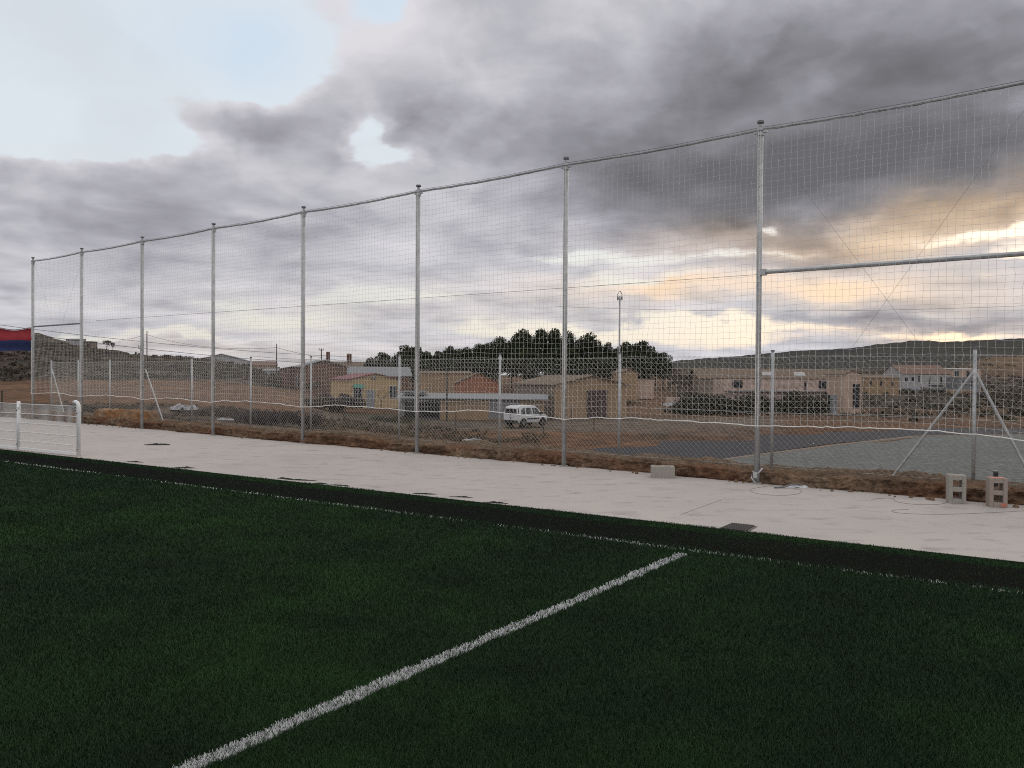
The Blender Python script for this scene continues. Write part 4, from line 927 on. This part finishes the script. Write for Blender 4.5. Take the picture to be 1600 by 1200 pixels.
# small dwellings behind barn
house('house', 'small tan house between the barn and the end of the grove', 'house', 972, 120, 612, 2.5, 4, 2.9, .5, R(14), tan, rtan, over=.2)
house('house', 'tiny tan cube house on the slope right of the barn roof', 'house', 1000, 132, 612, 2.4, 3, 2.0, .1, R(8), lpink, rtan, roof='flat', over=.1)
# right hand side
t, _ = house('stone_building', 'long roofless pinkish stone building above the dark hedge', 'building', 1131, 118, 628, 15.8, 6, 3.4, 0, R(1), pink, rtan, roof='flat', over=.02, wins=[(2.0, 2.05, 1.5, 1.15, 'opening', dkm), (12.1, 1.9, .3, 1.3, 'opening', dkm), (14.9, 2.0, 1.6, 1.2, 'opening', dkm)])
MB().box(.2, 16.2, -.7, -.04, 1.55, 1.68).build('ledge', rgry, t)
t, _ = house('house', 'wide house with brown tiled roof and two pale skylights', 'house', 1092, 142, 606, 25, 9, 1.7, 1.7, R(-1), stone, rtan, ridge='x')
for xq in (11.6, 17.3):
    yq = 2.2; zq = 1.7+1.7*(yq/4.5)+.14; MB().add([(xq, yq-1, zq-.37), (xq+2.0, yq-1, zq-.37), (xq+2.3, yq+.8, zq+.31), (xq+.3, yq+.8, zq+.31)], [(0, 1, 2, 3)]).build('skylight', whw, t)
t, _ = house('hut', 'tall narrow pink hut with dark doorway and gable roof', 'hut', 1318, 102, 639, 2.5, 4, 4.4, .55, R(10), lpink, rtan, over=.15, wins=[(1.75, .1, .95, 3.1, 'door', dkm)])
house('shed', 'small grey metal cabinet beside the pink hut', 'cabinet', 1297, 100, 642, .95, 1, 1.8, 0, R(4), gdoor, rgry, roof='flat', over=.03, wins=[(.48, .1, .6, 1.5, 'door', gry)])
house('house', 'low ochre wall building with three dark windows right of the pink hut', 'building', 1352, 150, 612, 6.4, 5, 2.6, .4, R(2), tan, rtan, roof='mono', over=.1, wins=[(1.0, 1.2, .4, .9, 'opening', dkm), (3.0, 1.2, .4, .9, 'opening', dkm), (5.2, 1.2, .4, .9, 'opening', dkm)])
t, _ = house('terraced_house', 'white terraced houses with pink tiled roof and terraces', 'house', 1409, 172, 618, 10.8, 8, 4.7, 1.9, R(4), whw, rorg, ridge='x', over=.2,
      wins=[(1.0, 3.0, .6, .9, 'opening', dkm), (2.4, 3.2, .5, .8, 'opening', dkm), (3.8, 2.9, .3, 1.5, 'opening', dkm), (6.2, 2.5, .35, 1.6, 'opening', dkm), (8.8, 2.5, .35, 1.6, 'opening', dkm), (7.6, 2.0, 3.2, .25, 'opening', dkm), (4.9, .4, .5, .6, 'opening', dkm), (6.3, .3, .5, .7, 'opening', dkm), (9.2, .4, .5, .9, 'opening', dkm), (3.2, .3, .4, .8, 'opening', dkm)])
MB().box(.9, 2.9, -1.6, -.04, -.5, 1.7).build('lean_to', gdoor, t); MB().box(4.2, 5.8, -1.0, -.04, 1.75, 1.9).build('balcony', whw, t); MB().box(5.9, 9.6, -1.0, -.04, 1.45, 1.6).build('balcony', gry, t)
house('house', 'grey upper storey house against the brown hill', 'house', 1487, 180, 616, 6.4, 7, 5.6, .3, R(-3), lpink, rgry, roof='mono', over=.1, wins=[(1.0, 4.0, 1.0, 1.3, 'window', glz), (3.6, 3.8, .8, 1.4, 'opening', dkm), (5.0, 3.6, .9, 1.5, 'opening', whw)])
house('house', 'low grey building with two dark windows in front of the brown hill', 'building', 1498, 165, 618, 4.4, 5, 3.6, .1, R(0), gry, rgry, roof='flat', over=.05, wins=[(1.2, 2.0, .7, 1.0, 'opening', dkm), (2.6, 2.0, .7, 1.0, 'opening', dkm)])
house('house', 'pale yellow garden wall building at the foot of the brown hill', 'wall', 1486, 158, 620, 4.4, 2, 1.35, 0, R(-2), tan, rgry, roof='flat', over=.02)
house('cabin', 'blue grey cabin beside the fence post at the right', 'cabin', 1524, 150, 628, 1.6, 2, 1.5, 0, 0, gdoor, rgry, roof='flat', over=.05)
house('wall', 'pale rubble wall stub right of the barn', 'wall', 1042, 108, 634, 1.8, .5, 1.0, 0, R(5), pink, pink, roof='flat', over=.0)
for (u, v, wq) in ((1130, 568, 10), (1245, 577, 6), (1335, 577, 14)):
    pass

# ------------------------------------------------------------------ van
carw = mat('van_paint', (.60, .61, .60), .35, (.5, .5, .49), 2, .4); tyre = mat('tyre', (.015, .015, .015), .85); plast = mat('black_plastic', (.03, .03, .032), .6); tail = mat('red_lens', (.25, .02, .02), .3); rimm = mat('steel_rim', (.22, .2, .18), .5, metal=.5)
vb_ = P(798, 666.5, 69.2); va = R(90-43)
VAN = root('van', 'small white van with rear doors parked on the dirt road by the barn', 'van', vb_, va)
stn = [(0, 1.30), (.03, 1.62), (.16, 1.76), (.5, 1.82), (2.0, 1.83), (2.45, 1.76), (2.8, 1.52), (3.12, 1.20), (3.3, 1.10), (3.75, .99), (3.98, .86), (4.06, .62)]
def hwid(z): return .86 if z < 1.0 else .86-(z-1.0)*.16
def section(x, top):
    tp = .80 if x < 3.6 else (.76 if x < 3.9 else .66)
    zs = [.34, .62, min(1.0, top*.93), top*.5+.5*min(1.0, top*.93) if top > 1.05 else top*.97, top-.05, top]
    ws = [tp*.96, tp*1.06, hwid(zs[2])*(tp/.80), hwid(zs[3])*(tp/.80), (hwid(top)-.05)*(tp/.80), (hwid(top)-.18)*(tp/.80)]
    return [(x, -w, z) for w, z in zip(ws, zs)]+[(x, w, z) for w, z in zip(ws[::-1], zs[::-1])]
V = []; 
for x, tp in stn: V += section(x, tp)
n = 12; fs = [(i*n+k, i*n+(k+1) % n, (i+1)*n+(k+1) % n, (i+1)*n+k) for i in range(len(stn)-1) for k in range(n)]+[tuple(range(n)), tuple((len(stn)-1)*n+k for k in range(n))[::-1]]
body = MB().add(V, fs).build('body', carw, VAN)
for s in (-1, 1):
    def pan(lst, name, m_):
        mb = MB(); vs = [(x, s*(hwid(z)+.006), z) for x, z in lst]+[(x, s*(hwid(z)-.02), z) for x, z in lst]; k = len(lst)
        mb.add(vs, [tuple(range(k)), tuple(range(k, 2*k))[::-1]]+[(a, (a+1) % k, (a+1) % k+k, a+k) for a in range(k)]); mb.build(name, m_, VAN)
    pan([(.42, 1.08), (.95, 1.08), (.95, 1.60), (.62, 1.60), (.48, 1.45)], 'side_window', glz)
    pan([(1.08, 1.08), (1.78, 1.08), (1.78, 1.62), (1.08, 1.62)], 'side_window', glz)
    pan([(1.92, 1.06), (2.98, 1.06), (2.62, 1.48), (2.40, 1.60), (1.92, 1.62)], 'side_window', glz)
    pan([(1.15, .62), (2.75, .62), (2.75, .72), (1.15, .72)], 'trim_strip', plast)
    pan([(.02, .95), (.16, .95), (.16, 1.65), (.06, 1.55)], 'tail_light', plast)
    MB().box(2.85, 3.02, s*.86 if s > 0 else -1.06, 1.06 if s > 0 else -.86, 1.02, 1.22).build('mirror', plast, VAN)
    for xw in (.72, 3.28):
        w_ = MB(); w_.tube([(xw, s*.66, .31), (xw, s*.875, .31)], .315, 18); wo_ = w_.build('wheel', tyre, VAN); MB().tube([(xw, s*.876, .31), (xw, s*.885, .31)], .19, 14).build('rim', rimm, wo_)
        ar = MB(); ar.tube([(xw, s*.70, .36), (xw, s*.872, .36)], .385, 20); ar.build('wheel_arch', plast, VAN)
m = MB(); m.box(-.035, -.005, -.66, -.04, 1.10, 1.55); m.box(-.035, -.005, .04, .66, 1.10, 1.55); m.build('rear_window', glz, VAN)
MB().box(-.03, -.002, -.015, .015, .45, 1.62).build('door_seam', plast, VAN)
MB().box(-.09, .1, -.80, .80, .36, .56).build('rear_bumper', plast, VAN); MB().box(3.98, 4.12, -.66, .66, .36, .56).build('front_bumper', plast, VAN)
MB().box(-.03, -.004, -.30, .22, .78, .90).build('number_plate', frm, VAN)

# ------------------------------------------------------------------ poles and lines
def pole(u, vt, vb, D, r, label, m=galv, arm=None, name='utility_pole', cat='pole', group=None):
    b = P(u, vb, D); t_ = P(u, vt, D).z-b.z; o = root(name, label, cat, b, 0, group)
    MB().tube([(0, 0, -1.5), (0, 0, t_)], [r, r*.65], 8).build('shaft', m, o)
    if arm:
        a = MB(); a.tube([(-arm, 0, t_-.25), (arm, 0, t_-.25)], .06, 5)
        for x in (-arm, 0, arm): a.tube([(x, 0, t_-.25), (x, 0, t_+.1)], .05, 5)
        a.build('crossarm', m, o)
    return o, t_
wood = mat('weathered_wood', (.07, .06, .05), .9)
o, t_ = pole(966.5, 462, 690, 60, .085, 'tall steel lamp pole with two short arms beyond the fence', galv, name='lamp_pole', cat='lamp pole')
for s in (-1, 1):
    a = MB(); a.tube([(0, 0, t_-.45), (s*.14, 0, t_-.1), (s*.16, 0, t_+.12), (s*.03, 0, t_+.34)], .03, 6); a.build('arm', galv_dk, o)
    MB().box(min(s*.12, s*.2), max(s*.12, s*.2), -.06, .06, t_-.35, t_-.05).build('lamp', galv_dk, o)
pole(229.5, 517, 580, 185, .16, 'thin utility pole in front of the warehouse left end', wood, .0)
pole(220, 541, 650, 95, .16, 'shorter pole beside the net post at the left', galv_dk, .25)
pole(432, 537, 606, 150, .13, 'slender utility pole above the brick houses', wood)
pole(502, 545, 606, 150, .13, 'dark pole with a small lamp left of the yellow house', wood, .35)
pole(698, 579, 668, 80, .11, 'dark wooden pole in front of the tan house wall', wood)
pole(893, 632, 662, 78, .05, 'short dark post in front of the barn', wood)
for k, (u, vt, vb, lab) in enumerate([(537, 640, 674, 'dark iron stake left of the bramble by the dirt road'), (600, 645, 675, 'dark iron stake below the yellow house'), (658, 648, 673, 'dark iron stake right behind the tall net post'), (712, 645, 671, 'dark iron stake in front of the tan shed wall'), (307, 632, 656, 'dark iron stake beside the white rubble'), (3, 611, 636, 'dark iron stake at the left edge of the picture'), (1186, 712, 722, 'short dark stake at the corner of the gravel pad'), (849, 655, 668, 'dark iron stake at the nose of the van'), (928, 650, 664, 'dark iron stake below the barn door')]):
    b = P(u, vb, 64 if k not in (4, 5, 6) else (50 if k != 6 else 44)); tz = P(u, vt, b.y).z-b.z
    o = root('stake', lab, 'stake', b, 0, 'dark iron stakes along the dirt road'); MB().tube([(0, 0, -.5), (0, 0, tz)], .045, 6).build('rod', wood, o); MB().tube([(0, 0, tz), (0, 0, tz+.03)], .06, 6).build('cap', wood, o)
def line(p, q_, sag, r, label, n=14):
    pts = []
    for i in range(n+1):
        t = i/n; c = p.lerp(q_, t); c.z -= sag*4*t*(1-t); pts.append(c)
    o = MB().tube(pts, r, 4).build('overhead_line', wirem, off=p); o.location = p; tag(o, label, 'cable', 'overhead lines'); return o
line(P(57, 515, 70), P(560, 558, 90), .35, .018, 'upper thick overhead line falling across the rocky hill')
line(P(57, 524, 70), P(480, 567, 90), .25, .022, 'lower thick overhead line falling across the rocky hill')
line(P(-60, 498, 70), P(57, 515, 70), .05, .018, 'overhead line above the red and blue banner')
line(P(229.5, 523, 185), P(432, 543, 150), 1.3, .028, 'sagging line between the two thin poles near the warehouse')
line(P(100, 540, 200), P(229.5, 522, 185), 1.0, .028, 'line rising to the thin pole from the hill crest')
line(P(432, 543, 150), P(560, 566, 150), .4, .028, 'line falling from the slender pole to the hamlet roofs')
line(P(390, 556, 100), P(500, 562, 100), .1, .018, 'faint line right of the white warehouse')
line(P(150, 501, 62), P(1700, 393, 40), .0, .011, 'longest thin line rising across the whole sky to the right', 20)
line(P(870, 479, 120), P(1640, 476, 120), .8, .02, 'faint line low in the sunset clouds at the right')

# ------------------------------------------------------------------ rubble and litter beyond the fence
rub = mat('white_rubble', (.42, .42, .43), .8, (.09, .08, .07), 4, 1.0); rub2 = mat('brown_rubble', (.16, .12, .09), .95, (.09, .07, .055), 6, .8)
crumple('rubble_heap', P(286, 640, 46), .8, .5, .45, rub, 'white plastic rubbish heap behind the left chain link fence', 'rubbish', .0, 41, 26)
crumple('rubble_heap', P(262, 646, 46), .9, .5, .4, rub2, 'brown rubble heap left of the white rubbish', 'rubble', .0, 42, 26)
crumple('rubble_heap', P(352, 656, 44), .5, .3, .16, rub, 'small litter heap behind the fence right of the rubbish', 'rubbish', .0, 43, 22)
crumple('rubble_heap', P(740, 690, 38), .55, .3, .22, rub, 'small white litter heap in front of the sheds', 'rubbish', .0, 44, 22)
crumple('rubble_heap', P(20, 655, 31), .8, .4, .3, rub2, 'low heap of rubble seen through the railing', 'rubble', .0, 45, 24)
crumple('rubble_heap', P(1050, 634, 106), 1.3, .6, .6, rub, 'scattered white blocks right of the barn', 'rubble', .0, 46, 22)
crumple('rubble_heap', P(1190, 576, 160), 2.5, .6, .5, rub, 'pale heap on the tiled roof slope', 'rubble', .0, 47, 16) if False else None
